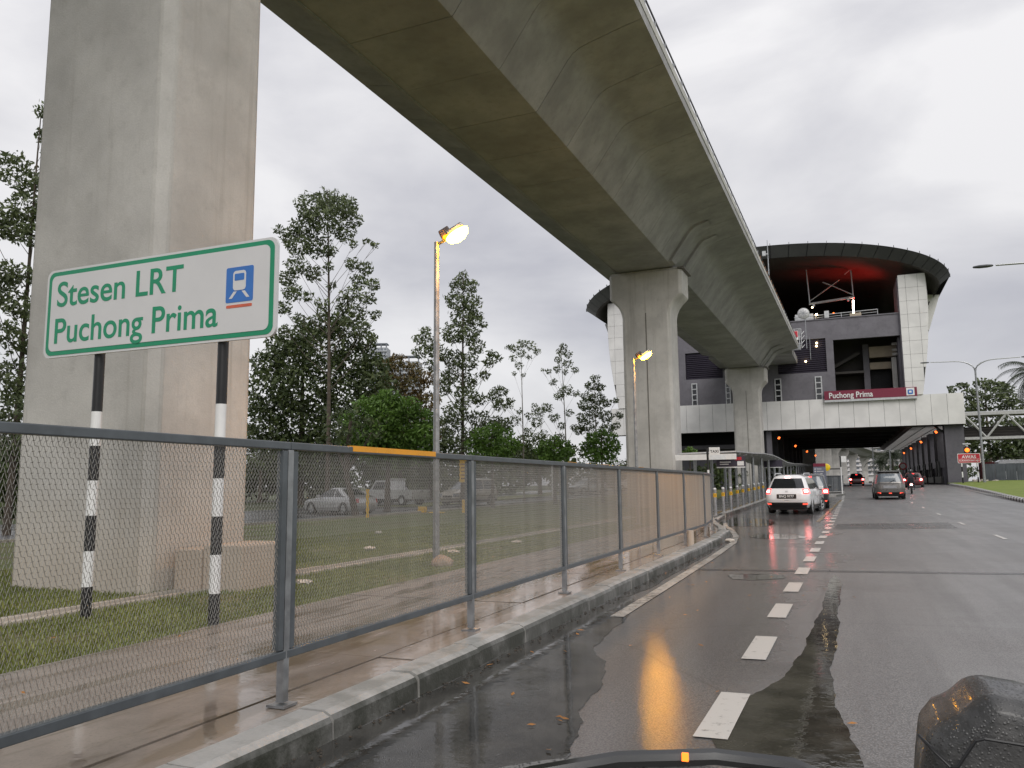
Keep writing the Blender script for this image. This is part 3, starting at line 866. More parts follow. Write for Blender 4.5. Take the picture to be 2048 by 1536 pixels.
mb = MB(FO); mb.b2((-3.2255, 4.78, ZT - .010), (-3.172, 6.02, ZT + .030)); mb.build("rail_strip", M['orange_strip'], fn)  # orange-yellow strips lying along the top rail
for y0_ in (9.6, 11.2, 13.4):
    mb = MB(FO); mb.b2((-3.19, y0_, ZT + .025), (-3.172, y0_ + .32, ZT + .030)); mb.build("rail_strip", M['orange_strip'], fn)

# ------------------------------------------------------------------ station direction sign
def banded_post(r, x, z0, z1, rad, bands, y=0.0, first='black', blk_top=None):
    """bands: list of heights bottom-up, alternating colours"""
    z = z0; k = 0
    for h in bands:
        ze = min(z + h, z1)
        mb = MB(); mb.tube([(x, y, z), (x, y, ze)], rad, 14)
        mb.build("post_band", M['black'] if (k % 2 == 0) == (first == 'black') else M['white'], r, smooth=True)
        z = ze; k += 1
        if z >= z1: break
sg = empty("direction_sign", (-6.6, 6.17, .06), 0, "white sign with green border pointing to the LRT station on two black and white posts", "sign")
def rrect(mb, x0, x1, z0, z1, r, y0, y1):
    pts = []
    for (cx, cz, a0) in ((x1 - r, z1 - r, 0), (x0 + r, z1 - r, 90), (x0 + r, z0 + r, 180), (x1 - r, z0 + r, 270)):
        for k in range(7):
            a = radians(a0 + k * 15); pts.append((cx + r * cos(a), cz + r * sin(a)))
    mb.prism(pts, lambda u, v, k: (u, y0 if k == 0 else y1, v)); return mb
zs0, zs1 = 2.80, 3.80
mb = rrect(MB(), -1.60, 1.60, zs0, zs1, .09, 0, .03); mb.build("backing_panel", M['signwhite'], sg)
mb = rrect(MB(), -1.565, 1.565, zs0 + .025, zs1 - .025, .085, -.004, -.001); mb.build("green_border", M['green'], sg)
mb = rrect(MB(), -1.515, 1.515, zs0 + .072, zs1 - .072, .065, -.008, -.005); mb.build("face_panel", M['signwhite'], sg)
text("lettering", "Stesen LRT", .40, M['green'], sg, (-1.43, -.010, zs0 + .575), bold=.004, sx=1.0, ext=.001)
text("lettering", "Puchong Prima", .40, M['green'], sg, (-1.45, -.010, zs0 + .16), bold=.004, sx=.97, ext=.001)
mb = rrect(MB(), .98, 1.32, zs0 + .38, zs0 + .74, .02, -.011, -.0085); lg = mb.build("logo_plate", M['blue'], sg)
# simplified train pictogram
mb = rrect(MB(), 1.07, 1.23, zs0 + .50, zs0 + .70, .035, -.014, -.0115)
mb.add([(1.02, -.0125, zs0 + .42), (1.06, -.0125, zs0 + .42), (1.12, -.0125, zs0 + .49), (1.08, -.0125, zs0 + .49)], [(0, 1, 2, 3)])
mb.add([(1.28, -.0125, zs0 + .42), (1.24, -.0125, zs0 + .42), (1.18, -.0125, zs0 + .49), (1.22, -.0125, zs0 + .49)], [(3, 2, 1, 0)])
mb.build("pictogram", M['signwhite'], lg)
mb = rrect(MB(), 1.09, 1.21, zs0 + .60, zs0 + .67, .01, -.0165, -.0145); mb.build("pictogram_window", M['blue'], lg)
mb = rrect(MB(), .99, 1.31, zs0 + .325, zs0 + .355, .01, -.011, -.0085); mb.build("logo_stripe", M['orange_red'], sg)
for x in (-.83, .88):
    b = [.33] + [.37] * 5 + [2]
    banded_post(sg, x, 0, 2.98, .054, b, y=.09)
    mb = MB(); mb.box((x, .055, 3.25), (.12, .045, .7)); mb.build("bracket", M['galv'], sg)

# ------------------------------------------------------------------ lamp posts with lit floodlight heads
def lamp_post(loc, label, h=5.75):
    r = empty("lamp_post", loc, 0, label, "lamp post", "lit lamp posts along the fence")
    mb = MB(); mb.tube([(0, 0, 0), (0, 0, h)], [.062, .046], 12); mb.build("pole", M['galv'], r, smooth=True)
    mb = MB(); mb.box((0, 0, .012), (.26, .26, .024)); mb.build("base_plate", M['galv'], r)
    mb = MB(); mb.tube([(0, 0, h - .05), (.20, -.02, h + .02)], .028, 8); mb.build("bracket", M['galv'], r)
    rot = Matrix.Rotation(radians(20), 3, 'Z') @ Matrix.Rotation(radians(-32), 3, 'Y')
    hd = MB(); hd.box(Vector((.20, -.04, h + .12)), (.20, .26, .15), rot=rot); hb = hd.build("ballast_box", simple("lamp_housing", (.09, .06, .05), .5), r, bevel=.02)
    hd = MB(); c = Vector((.43, -.08, h + .10))
    hd.box(c + rot @ Vector((0, 0, .03)), (.34, .34, .10), rot=rot); o = hd.build("lamp_head", M['galv'], r, bevel=.03)
    gl = MB(); gl.lathe([(.0, -.10), (.12, -.12), (.20, -.07), (.225, 0), (0, 0)], n=18)
    g = gl.build("lamp_glass", M['lamp'], r, smooth=True); g.rotation_euler = rot.to_euler(); g.location = c + rot @ Vector((0, 0, -.022))
    pd = bpy.data.lights.new("lamp_light", 'SPOT'); pd.spot_size = radians(150); pd.spot_blend = .5; pd.energy = 420; pd.color = (1, .47, .13); pd.shadow_soft_size = .16
    po = bpy.data.objects.new("lamp_light", pd); COL.objects.link(po); po.parent = r; po.location = c + rot @ Vector((.0, 0, -.16)); po.rotation_euler = (0, radians(-14), 0)
    return r
lamp_post((-6.55, 12.45, .06), "tall grey lamp post with glowing orange floodlight standing beyond the see-through fence", 5.72)
lamp_post((-6.45, 26.8, .06), "smaller-looking lit lamp post standing directly in front of the flared pier", 5.65)
mb = MB()
bm = bmesh.new(); bmesh.ops.create_icosphere(bm, subdivisions=3, radius=.16)
for v in bm.verts: v.co = Vector((v.co.x * 1.2, v.co.y, v.co.z * .85)) * (1 + .12 * sin(v.co.x * 23) * cos(v.co.y * 19 + v.co.z * 13))
me = bpy.data.meshes.new("rock"); bm.to_mesh(me); bm.free(); me.materials.append(M['stone'])
o = bpy.data.objects.new("rock", me); COL.objects.link(o); o.location = (-6.30, 12.2, .12); tag(o, "pale brown rock lying at the foot of the near lamp post", "rock")

# ------------------------------------------------------------------ double arm street lamps (unlit)
def street_lamp(loc, rz, label, h=11.3, reach=4.3, hz=1.25):
    r = empty("street_lamp", loc, rz, label, "street lamp", "double-arm street lamps on the right verge")
    mb = MB(); mb.tube([(0, 0, 0), (0, 0, 1.2), (0, 0, h - 1.3)], [.15, .13, .085], 12); mb.build("pole", M['galv'], r, smooth=True)
    for s in (-1, 1):
        pts = [(0, 0, h - 1.35)] + [(s * (reach * .42 * (1 - cos(radians(a)))), 0, h - 1.3 + 1.15 * sin(radians(a)) ** .9) for a in (15, 30, 45, 60, 75, 90)] + [(s * (reach - .5), 0, h - .10)]
        mb = MB(); mb.tube(pts, [.07] * 4 + [.05] * 3 + [.045], 8); a_ = mb.build("arm", M['galv'], r, smooth=True)
        mb = MB(); mb.lathe([(0, -.42), (.075, -.38), (.12, -.15), (.12, .15), (.08, .36), (0, .42)], axis='X', n=14)
        for i, v in enumerate(mb.v): mb.v[i] = (v[0], v[1], v[2] * .62)
        o = mb.build("lamp_head", M['head'], r, smooth=True); o.location = (s * (reach), 0, h - .10)
    return r
M['head'] = simple("dark_lamp_head", (.06, .065, .07), .4)
street_lamp((12.75, 90.0, 1.02), 0, "tall curved double-arm street lamp on the right verge in front of the footbridge", 12.4, 4.4)
street_lamp((10.45, 40.6, .45), 0, "nearer street lamp whose dark head enters at the right picture edge", 10.65, 4.05)

# ------------------------------------------------------------------ station
ST = empty("station_building", (-8.4, 97, .9), 0, "grey and white elevated station with curved dark roof spanning the road", "station")
SO = (-8.4, 97, .9)
def SP(name, mat, fn_, parent=None, **k):
    mb = MB(SO); fn_(mb); return mb.build(name, mat, parent or ST, **k)
Z0, Z1 = 7.45, 10.78
# gantry beam: backing plus cladding panels
gt = SP("gantry_beam", M['seam'], lambda b: b.b2((-26.4, 97.07, Z0 + .02), (12.38, 99.2, Z1 - .02)))
pw = 1.55; x = 12.4; i = 0
while x > -26:
    SPm = MB(SO); SPm.b2((x - pw + .014, 96.98, Z0 + .002 * (i % 3)), (x - .014, 97.06, Z1))
    SPm.build("cladding_panel", M['white_panel'], gt); x -= pw; i += 1
mb = MB(SO); mb.b2((12.385, 97.0, Z0), (12.44, 99.3, Z1)); mb.build("cladding_panel", M['white_panel'], gt)
# station name board
nb = SP("name_board", M['maroon'], lambda b: b.b2((-1.42, 96.62, 10.62), (8.0, 96.9, 11.62)))
SP("board_light_strip", M['alu'], lambda b: b.b2((-1.42, 96.58, 10.36), (8.0, 96.92, 10.60)), nb)
text("lettering", "Puchong Prima", .88, M['white'], nb, (-.95 + 8.4, -.42, 10.80 - .9), bold=.012, sx=.86, ext=.03)
SP("logo_plate", M['white'], lambda b: b.b2((6.95, 96.58, 10.72), (7.75, 96.615, 11.55)), nb)
mb = rrect(MB(SO), 7.08, 7.6, 10.85, 11.35, .1, 96.55, 96.575); mb.build("logo_mark", M['blue'], nb)
mb = rrect(MB(SO), 7.22, 7.46, 11.0, 11.22, .03, 96.53, 96.545); mb.build("logo_mark", M['white'], nb)
# grey front wall with openings
def wall_rect(b, x0, x1, z0, z1): b.b2((x0, 97.3, z0), (x1, 97.75, z1))
for r_ in ((-24, -.15, 10.5, 13.95), (-24, -17.0, 13.95, 20), (-12.6, -6.3, 13.95, 20), (-17.0, -12.6, 17.2, 20), (-6.3, -.95, 17.85, 20), (-.95, -.15, 13.95, 17.55), (-.95, 7.4, 17.55, 20.0)):
    SP("front_wall", M['grey_wall'], lambda b, r_=r_: wall_rect(b, *r_))
SP("wall_coping", M['grey_wall'], lambda b: b.b2((-24, 97.2, 20.0), (7.4, 97.9, 20.12)))
# louvre bays
def louvres(x0, x1, z0, z1):
    bay = SP("louvre_bay", M['louvre'], lambda b: b.b2((x0, 97.85, z0), (x1, 97.9, z1)))
    lm = MB(); lm.box((0, 0, 0), (x1 - x0 - .04, .16, .05), rot=Matrix.Rotation(radians(35), 3, 'X')); me = lm.mesh("louvre_blade", M['louvre'])
    n = int((z1 - z0) / .235)
    for i in range(n):
        inst("louvre_blade", me, bay, ((x0 + x1) / 2 - SO[0], 97.5 - SO[1], z0 + .12 + i * .235 - SO[2]))
    return bay
louvres(-17.0, -12.6, 13.95, 17.2)
lb = louvres(-6.3, -.95, 13.95, 17.85)
def ball(mat, c, r_, name, parent):
    mb = MB(SO); mb.lathe([(0.001, -r_), (r_ * .7, -r_ * .7), (r_, 0), (r_ * .7, r_ * .7), (0.001, r_)], c=c, n=12); return mb.build(name, mat, parent, smooth=True)
for (x, z) in ((-1.9, 17.35), (-1.95, 17.0), (-3.2, 15.3)):
    ball(M['bulb_warm'], (x, 97.40, z), .11, "wall_light", ST)
# ladder windows: four dark panes in a pale frame
for (x0, x1) in ((-16.35, -15.65), (-12.35, -11.75), (-6.75, -6.0), (-2.33, -1.58)):
    z0, z1 = 10.75, 13.45
    w = SP("window", M['alu'], lambda b: (b.b2((x0, 97.16, z0), (x0 + .12, 97.32, z1)), b.b2((x1 - .12, 97.16, z0), (x1, 97.32, z1)), [b.b2((x0 + .12, 97.17, z1 - .12 - k * .66), (x1 - .12, 97.31, z1 - k * .66)) for k in range(5) if z1 - k * .66 > z0 + .1]))
    for k in range(4):
        zt = z1 - .12 - k * .66
        SP("pane", M['glass_dark'], lambda b: b.b2((x0 + .12, 97.24, max(z0, zt - .54)), (x1 - .12, 97.28, zt)), w)
# interior seen through the tall opening
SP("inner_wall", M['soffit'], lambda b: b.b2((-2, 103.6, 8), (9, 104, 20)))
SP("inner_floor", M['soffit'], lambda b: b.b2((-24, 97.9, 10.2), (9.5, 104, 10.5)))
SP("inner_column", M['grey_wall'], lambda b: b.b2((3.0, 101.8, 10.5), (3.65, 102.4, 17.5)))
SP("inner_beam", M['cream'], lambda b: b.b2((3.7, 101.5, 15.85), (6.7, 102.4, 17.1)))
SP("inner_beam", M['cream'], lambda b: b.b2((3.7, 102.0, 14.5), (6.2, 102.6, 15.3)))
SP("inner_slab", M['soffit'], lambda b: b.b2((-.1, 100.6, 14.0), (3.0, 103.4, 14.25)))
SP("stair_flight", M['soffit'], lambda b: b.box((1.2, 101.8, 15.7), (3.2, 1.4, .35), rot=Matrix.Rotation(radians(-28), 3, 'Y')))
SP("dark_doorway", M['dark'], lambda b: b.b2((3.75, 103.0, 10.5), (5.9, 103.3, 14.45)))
SP("side_pilaster", M['parapet'], lambda b: b.b2((5.95, 100.6, 10.5), (6.45, 101.4, 15.6)))
SP("side_pilaster", M['grey_wall'], lambda b: b.b2((6.55, 98.2, 10.5), (7.4, 103, 17.5)))
for z in (15.3, 15.8, 16.5):
    SP("pipe_bracket", M['parapet'], lambda b: b.tube([(6.1, 100.3, z + 0.6), (6.75, 100.0, z + .55)], .17, 8))
# cladding towers with curved outer edge
def tower(s):
    cx = -8.4
    def xo(z):      # outer edge offset from the centre line
        t = (z - 10.8) / (24.2 - 10.8)
        return 16.9 + 1.15 * sin(pi * min(1, t * 1.02) * .62) + .05
    tw = SP("clad_tower", M['seam'], lambda b: b.prism([(cx + s * 15.35, 10.8)] + [(cx + s * (xo(z) - .03), z) for z in np.linspace(10.8, 24.2, 14)] + [(cx + s * 15.35, 24.2)], lambda u, v, k: (u, 96.95 + k * 1.6, v)))
    rows = 9; rh = (24.25 - 10.78) / rows
    cols = [15.3, 16.05, 17.25, 18.6]
    for i in range(rows):
        z0 = 10.78 + i * rh + .012; z1 = z0 + rh - .024
        for j in range(3):
            a = cols[j] + .012; 
            e0 = min(cols[j + 1] - .012, xo(z0)); e1 = min(cols[j + 1] - .012, xo(z1))
            if j == 2: e0, e1 = xo(z0), xo(z1)
            if min(e0, e1) - a < .05: continue
            mb = MB(SO)
            mb.prism([(cx + s * a, z0), (cx + s * e0, z0), (cx + s * e1, z1), (cx + s * a, z1)], lambda u, v, k: (u, 96.84 + k * .09, v))
            mb.build("cladding_panel", M['white_panel'], tw)
        for yy in range(4):      # return face
            mb = MB(SO)
            mb.add([(cx + s * xo(z0), 96.95 + yy * 1.5, z0), (cx + s * xo(z0), 98.42 + yy * 1.5, z0), (cx + s * xo(z1), 98.42 + yy * 1.5, z1), (cx + s * xo(z1), 96.95 + yy * 1.5, z1),
                    (cx + s * (xo(z0) + .05), 96.95 + yy * 1.5, z0), (cx + s * (xo(z0) + .05), 98.42 + yy * 1.5, z0), (cx + s * (xo(z1) + .05), 98.42 + yy * 1.5, z1), (cx + s * (xo(z1) + .05), 96.95 + yy * 1.5, z1)],
                   [(0, 1, 2, 3), (7, 6, 5, 4), (0, 4, 5, 1), (1, 5, 6, 2), (2, 6, 7, 3), (3, 7, 4, 0)])
            mb.build("cladding_panel", M['white_panel'], tw)
    # inner reveal and long side wall behind
    SP("tower_reveal", M['grey_wall'], lambda b: b.b2((cx + s * 15.33, 97, 10.8), (cx + s * 15.2, 103, 24)))
    SP("side_wall", M['soffit'], lambda b: b.b2((cx + s * 16.6, 103.2, 10.8), (cx + s * 16.9, 167, 22.5)))
    # flared wing panel behind the tower
    wg = [(18.0, 22.9), (19.9, 22.7), (18.55, 18.6), (18.35, 19.2), (18.4, 21.0), (18.9, 22.0), (18.05, 22.1)]
    SP("side_wing", M['white_panel'], lambda b: b.prism([(cx + s * u, v) for u, v in wg], lambda u, v, k: (u, 102 + k * 2.2, v)))
tower(1); tower(-1)
# roof: fascia panels on an elliptic arc, skin above, dark underside
def arc(t, a, b, z0): return (-8.4 + a * cos(t), z0 + b * sin(t))
AT = (20.2, 5.65, 23.05); AB = (19.3, 5.05, 22.45)
nt_ = 30
rf = SP("roof", M['roof'], lambda b: b.grid(lambda u, v: (lambda p: (p[0], 94.6 + v * 74, p[1] + .06))(arc(pi * (1 - u), *AT)), 60, 6), smooth='all')
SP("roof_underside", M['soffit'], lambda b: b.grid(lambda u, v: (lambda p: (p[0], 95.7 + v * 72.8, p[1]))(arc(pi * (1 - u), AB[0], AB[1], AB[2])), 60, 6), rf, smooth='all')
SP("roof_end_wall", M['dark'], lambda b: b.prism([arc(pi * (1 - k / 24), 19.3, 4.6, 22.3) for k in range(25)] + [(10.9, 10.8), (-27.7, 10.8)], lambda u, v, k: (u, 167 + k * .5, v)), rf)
for i in range(nt_):
    mb = MB(SO)
    ta = pi * (1 - (i + .025) / nt_); tb = pi * (1 - (i + .975) / nt_); tm = (ta + tb) / 2
    P = []
    for dy in (0, .12):
        for t in (ta, tm, tb):
            x, z = arc(t, *AT); P.append((x, 94.6 + dy, z))
            x, z = arc(t, *AB); P.append((x, 95.6 + dy, z))
    mb.add(P, [(0, 2, 3, 1), (2, 4, 5, 3), (6, 7, 9, 8), (8, 9, 11, 10), (0, 1, 7, 6), (4, 10, 11, 5), (0, 6, 8, 2), (2, 8, 10, 4), (1, 3, 9, 7), (3, 5, 11, 9)])
    mb.build("fascia_panel", M['roof'], rf)
SP("fascia_backing", M['seam'], lambda b: b.grid(lambda u, v: ((lambda p, q: (p[0] * (1 - v) + q[0] * v, 94.75 + v * 1.0, p[1] * (1 - v) + q[1] * v))(arc(pi * (1 - u), AT[0] - .03, AT[1] - .03, AT[2]), arc(pi * (1 - u), *AB))), 60, 1), rf)
mb = MB(SO)
for i in range(nt_ + 1):
    x, z = arc(pi * (1 - i / nt_), *AT); mb.box((x, 94.7, z + .12), (.05, .3, .34))
mb.build("roof_rib_end", M['roof'], rf)
# roof truss hanging inside
tr = SP("hanging_frame", M['alu'], lambda b: (b.tube([(-2.6, 102, 22.95), (2.5, 102, 23.35)], .16, 8), b.tube([(-2.5, 102, 23.1), (-2.7, 102, 27.5)], .08, 6), b.tube([(2.4, 102, 23.4), (2.3, 102, 27.8)], .08, 6),
     b.tube([(-2.5, 102, 23.3), (.1, 102, 25.0), (2.4, 102, 23.6)], .07, 6), b.tube([(-.9, 102, 25.5), (.1, 102, 25.0), (1.0, 102, 25.6)], .06, 6), b.tube([(2.35, 102, 26.8), (1.6, 102.4, 26.3)], .05, 6)))
SP("hanging_bracket", M['alu'], lambda b: (b.b2((-2.2, 101.9, 22.6), (-1.95, 102.1, 22.9)), b.b2((1.7, 101.9, 22.9), (1.95, 102.1, 23.2))), tr)
SP("tube_light", M['tube'], lambda b: b.tube([(2.30, 102, 21.2), (2.35, 102, 22.95)], .09, 8))
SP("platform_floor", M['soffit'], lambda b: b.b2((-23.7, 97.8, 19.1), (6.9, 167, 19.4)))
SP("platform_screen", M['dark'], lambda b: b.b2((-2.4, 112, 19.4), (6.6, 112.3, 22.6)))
rl_ = SP("platform_railing", M['alu'], lambda b: (b.tube([(-4.2, 97.6, 20.55), (4.7, 97.6, 20.75)], .05, 6), b.tube([(-4.2, 97.6, 20.3), (4.7, 97.6, 20.45)], .03, 6), [b.tube([(x, 97.6, 20.1), (x, 97.6, 20.75)], .04, 6) for x in (-3.2, -1.9, -.6, .9, 2.9, 4.7)]))
SP("equipment_box", M['cream'], lambda b: b.b2((1.8, 97.4, 20.12), (3.0, 98.0, 20.5)))
SP("equipment_box", M['alu'], lambda b: b.b2((-.9, 97.3, 20.2), (-.4, 97.6, 21.0)))
SP("cabin", M['alu'], lambda b: (b.b2((-4.1, 97.6, 20.12), (-2.1, 99.4, 20.9))))
ball(M['bulb_warm'], (-1.75, 97.5, 20.7), .14, "wall_light", ST); ball(M['bulb_warm'], (-2.2, 100.0, 22.1), .10, "wall_light", ST); ball(M['amber'], (.1, 102, 21.6), .10, "signal_light", ST)
# red sign-light inside glowing on to the roof's underside
SP("red_neon_tube", M['redglow'], lambda b: b.tube([(3.2, 104.5, 20.0), (6.2, 104.5, 20.0)], .10, 8))
rd = bpy.data.lights.new("red_neon_light", 'SPOT'); rd.energy = 1700; rd.color = (1, .02, .015); rd.spot_size = radians(95); rd.spot_blend = 1; rd.shadow_soft_size = .4
ro = bpy.data.objects.new("red_neon_light", rd); COL.objects.link(ro); ro.location = (3.6, 103.2, 20.4); ro.rotation_euler = Vector((.26, .05, -1)).to_track_quat('Z', 'Y').to_euler()
# under the road span
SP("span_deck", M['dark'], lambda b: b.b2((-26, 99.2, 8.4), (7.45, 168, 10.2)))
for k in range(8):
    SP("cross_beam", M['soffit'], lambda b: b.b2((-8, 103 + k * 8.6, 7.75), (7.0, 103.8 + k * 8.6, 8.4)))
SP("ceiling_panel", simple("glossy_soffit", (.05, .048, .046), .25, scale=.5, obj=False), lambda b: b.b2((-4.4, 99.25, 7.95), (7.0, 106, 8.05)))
SP("edge_beam", M['brown'], lambda b: b.prism([(6.9, 7.95), (6.95, 7.42), (7.45, 7.40), (7.45, 8.4), (6.9, 8.4)], lambda u, v, k: (u, 99.2 + k * 68.8, v)))
sfm = MB(); sfm.add([(0, 0, 0), (1.26, 0, 0), (1.26, 2.26, 0), (0, 2.26, 0)], [(0, 1, 2, 3)]); sfme = sfm.mesh("soffit_tile", M['soffit_w'])
so_ = SP("tiled_soffit", M['seam'], lambda b: ([b.b2((7.47 + i * 1.29, 99.2, 7.39), (7.51 + i * 1.29, 168, 7.55)) for i in range(4)], [b.b2((7.5, 99.2 + j * 2.29, 7.395), (11.4, 99.24 + j * 2.29, 7.54)) for j in range(31)]))
for j in range(30):
    for i in range(3):
        inst("soffit_tile", sfme, so_, (7.52 + i * 1.29 + (.0 if j % 2 else -.0) - SO[0], 99.25 + j * 2.29 - SO[1], 7.42 - SO[2]))
for k in range(9):      # right-hand fins
    y0 = 97.7 + k * 8.3
    SP("fin_column", M['dark_fin'], lambda b: b.b2((10.45, y0, .4), (12.3, y0 + (1.6 if k == 0 else 3.4), 7.39)))
    SP("fin_base", M['dark_fin'], lambda b: b.b2((10.2, y0 + 1.7, .4), (10.9, y0 + 7.6, 2.9)))
    SP("plinth_railing", M['black'], lambda b: (b.b2((9.95, y0 + 1.6, 1.2), (10.15, y0 + 7.9, 1.9)), b.b2((9.9, y0 + 3, 1.9), (10.1, y0 + 3.6, 3.6)), b.b2((9.9, y0 + 5.5, 1.9), (10.1, y0 + 6.1, 3.6))))
0 and SP("right_back_wall", M['dark_fin'], lambda b: b.b2((12.0, 99.5, .4), (12.25, 168, 7.44)))
SP("steel_bracket", M['dark'], lambda b: b.tube([(9.6, 98.2, 7.35), (10.6, 98.2, 6.5)], .12, 6))
for k in range(8):      # left-hand dark columns
    y0 = 99.5 + k * 8.6
    SP("left_column", M['dark_fin'], lambda b: b.b2((-8.4 + .03 * k * 4, y0, .5), (-7.6 + .03 * k * 4, y0 + 1.0, 8.4)))
SP("left_back_wall", M['dark'], lambda b: b.b2((-12.3, 110, .5), (-12.0, 168, 8.4)))
SP("portal_column", M['grey_wall'], lambda b: b.b2((-8.0, 97.75, .6), (-7.45, 98.6, 7.44)))
SP("ground_floor_wall", M['grey_wall'], lambda b: b.b2((-25, 102, .6), (-9.0, 102.4, 5.6)))
SP("ground_floor_slab", M['grey_wall'], lambda b: b.b2((-25, 100.9, 5.6), (-9.0, 102.6, 6.1)))
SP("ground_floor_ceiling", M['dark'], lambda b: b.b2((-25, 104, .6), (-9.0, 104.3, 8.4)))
for x in (-22, -18.5, -15.5):
    SP("door", M['grey_wall'], lambda b: b.b2((x, 101.9, .9), (x + 1.6, 101.97, 3.4)))
w = SP("window", M['white'], lambda b: (b.b2((-14.0, 101.9, 3.3), (-9.6, 101.99, 3.45)), b.b2((-14.0, 101.9, 4.7), (-9.6, 101.99, 4.85)), [b.b2((x, 101.9, 3.45), (x + .14, 101.99, 4.7)) for x in (-14, -12.6, -11.2, -9.74)]))
SP("pane", M['glass_pale'], lambda b: b.b2((-13.9, 101.94, 3.45), (-9.7, 101.97, 4.7)), w)
# tunnel lamps
for i, (x, y, z) in enumerate(((-6.76, 100, 6.69), (-5.85, 118, 6.46), (-5.05, 136, 6.3), (-4.33, 154, 6.2), (10.16, 103, 6.98), (10.04, 121, 6.67), (10.07, 139, 6.49), (10.22, 157, 6.38))):
    s = 1 if x < 0 else -1
    t_ = empty("tunnel_lamp", (x, y, z), 0, (["nearest", "second nearest", "third nearest", "farthest"][i % 4] + (" orange tunnel lamp of the four on the left side under the station" if x < 0 else " orange tunnel lamp of the four on the right below the white tiled soffit")), "lamp", "orange lamps under the station on the " + ("left" if x < 0 else "right"))
    mb = MB(); mb.box((0, 0, 0), (.22, .16, .30), rot=Matrix.Rotation(radians(30 * s), 3, 'Y')); mb.build("lamp_glass", M['lamp_small'], t_)
    mb = MB(); mb.box((-.12 * s, 0, .24), (.32, .2, .08), rot=Matrix.Rotation(radians(30 * s), 3, 'Y')); mb.build("lamp_cover", M['black'], t_)
    mb = MB(); mb.tube([(-.1 * s, 0, .25), (-.15 * s, 0, 1.6)], .03, 6); mb.build("lamp_stem", M['black'], t_)

# ------------------------------------------------------------------ things at the end of the viaduct
ms = empty("camera_mast", (-6.0, 86.5, 15.8), 0, "slim pole with a camera on top rising from the viaduct edge", "mast")
mb = MB(); mb.tube([(0, 0, 0), (0, 0, 4), (0, 0, 9.5), (0, 0, 11.2)], [.11, .09, .05, .03], 8); mb.build("pole", M['galv'], ms)
mb = MB(); mb.b2((-.55, -.2, 9.5), (-.2, .2, 10.0)); mb.b2((-.2, -.05, 9.65), (0, .05, 9.75)); mb.build("camera_box", M['alu'], ms)
mb = MB(); mb.tube([(.22, 0, 1), (.22, 0, 2.6)], .05, 6); mb.build("junction_pipe", M['galv'], ms)
ds = empty("convex_mirror", (-3.05, 94.2, 16.0), 0, "round pale convex mirror on a pole at the end of the viaduct", "mirror")
mb = MB(); mb.lathe([(.001, -.16), (.3, -.14), (.52, -.07), (.62, 0), (.64, .04), (.001, .05)], c=(0, 0, 4.3), axis='Y', n=28); mb.build("mirror_disc", simple("dull_mirror", (.52, .52, .52), .5, .2), ds, smooth=True)
mb = MB(); [mb.box((0, -.165, 4.3), (.05, .02, .9), rot=Matrix.Rotation(k * pi / 4, 3, 'Y')) for k in range(4)]; mb.build("spokes", M['galv'], ds)
mb = MB(); mb.tube([(.15, .1, 4.2), (.15, .1, 0.3)], .05, 8); mb.tube([(.15, .1, 1.6), (.5, .1, 1.6), (.5, .1, -1)], .04, 6); mb.build("pole", M['galv'], ds)
gt_ = empty("service_gate", (-4.5, 91.0, 15.9), 0, "small tangled steel service gate with red and white warning plate at the deck end", "gate")
mb = MB(); [mb.tube([(x, 0, 0), (x, 0, 2.1)], .04, 6) for x in (0, .5, 1.0, 1.2)]; [mb.tube([(0, 0, z), (1.2, 0, z)], .035, 6) for z in (.5, 1.2, 2.1)]; [mb.tube([(1.2, .2, z), (1.5, .5, z + .4)], .03, 6) for z in (0, .5, 1, 1.5)]; mb.build("gate_frame", M['alu'], gt_)
mb = MB(); mb.b2((.1, -.08, .9), (.9, -.05, 1.9)); mb.build("warning_plate", M['white'], gt_)
mb = MB(); mb.b2((.3, -.11, 1.2), (.85, -.085, 1.85)); mb.b2((.12, -.11, .95), (.4, -.085, 1.1)); mb.build("warning_mark", M['red'], gt_)
mb = MB(); mb.b2((-.1, -.1, -.2), (1.1, .3, .35)); mb.build("cable_box", M['galv'], gt_)
M['hoard'] = simple('hoarding_paint', (.075, .085, .10), .5, var=.2, scale=1.0, obj=False); M['bridge'] = simple('bridge_paint', (.42, .42, .42), .5)
M['galv2'] = simple("grey_sheet", (.10, .11, .12), .5, .3); M['galv3'] = simple("grey_sheet_light", (.15, .16, .17), .5, .3)
M['infogrey'] = simple("board_grey", (.16, .17, .22), .4); M['yellow_b'] = simple("bright_yellow", (.85, .58, .01), .4)
M['plate_grey'] = simple("recess_grey", (.25, .25, .26), .4); M['tail_low'] = emis("reflector_glow", (1.0, .10, .06), 1.3)  # reflectors get their own faint red glow in place of returned light

# ------------------------------------------------------------------ covered walkway
wk = empty("covered_walkway", (-5.9, 38.3, rise(38) + .1), 0, "long covered walkway with low wavy pale roof on steel posts beside the taxi bay", "walkway")
WO = (-5.9, 38.3, rise(38) + .1)
def wz(y):
    return float(np.interp(y, [38.3, 46, 52, 58, 64, 72, 84, 100, 130], [2.78, 2.95, 3.12, 3.20, 3.16, 3.05, 3.15, 3.5, 3.9]))
def wx(y): return float(np.interp(y, [38.3, 60, 130], [-4.75, -4.6, -4.5]))
ys_ = list(np.linspace(38.3, 128, 61))
mb = MB(WO)
vs = []; fs = []
for y in ys_:
    a = wx(y)
    for x, z in ((a - 2.5, wz(y)), (a + .25, wz(y) + .06), (a + .25, wz(y) + .12), (a - 2.5, wz(y) + .07)):
        vs.append((x, y, z))
for i in range(len(ys_) - 1):
    for k in range(4): fs.append((i * 4 + k, i * 4 + (k + 1) % 4, i * 4 + 4 + (k + 1) % 4, i * 4 + 4 + k))
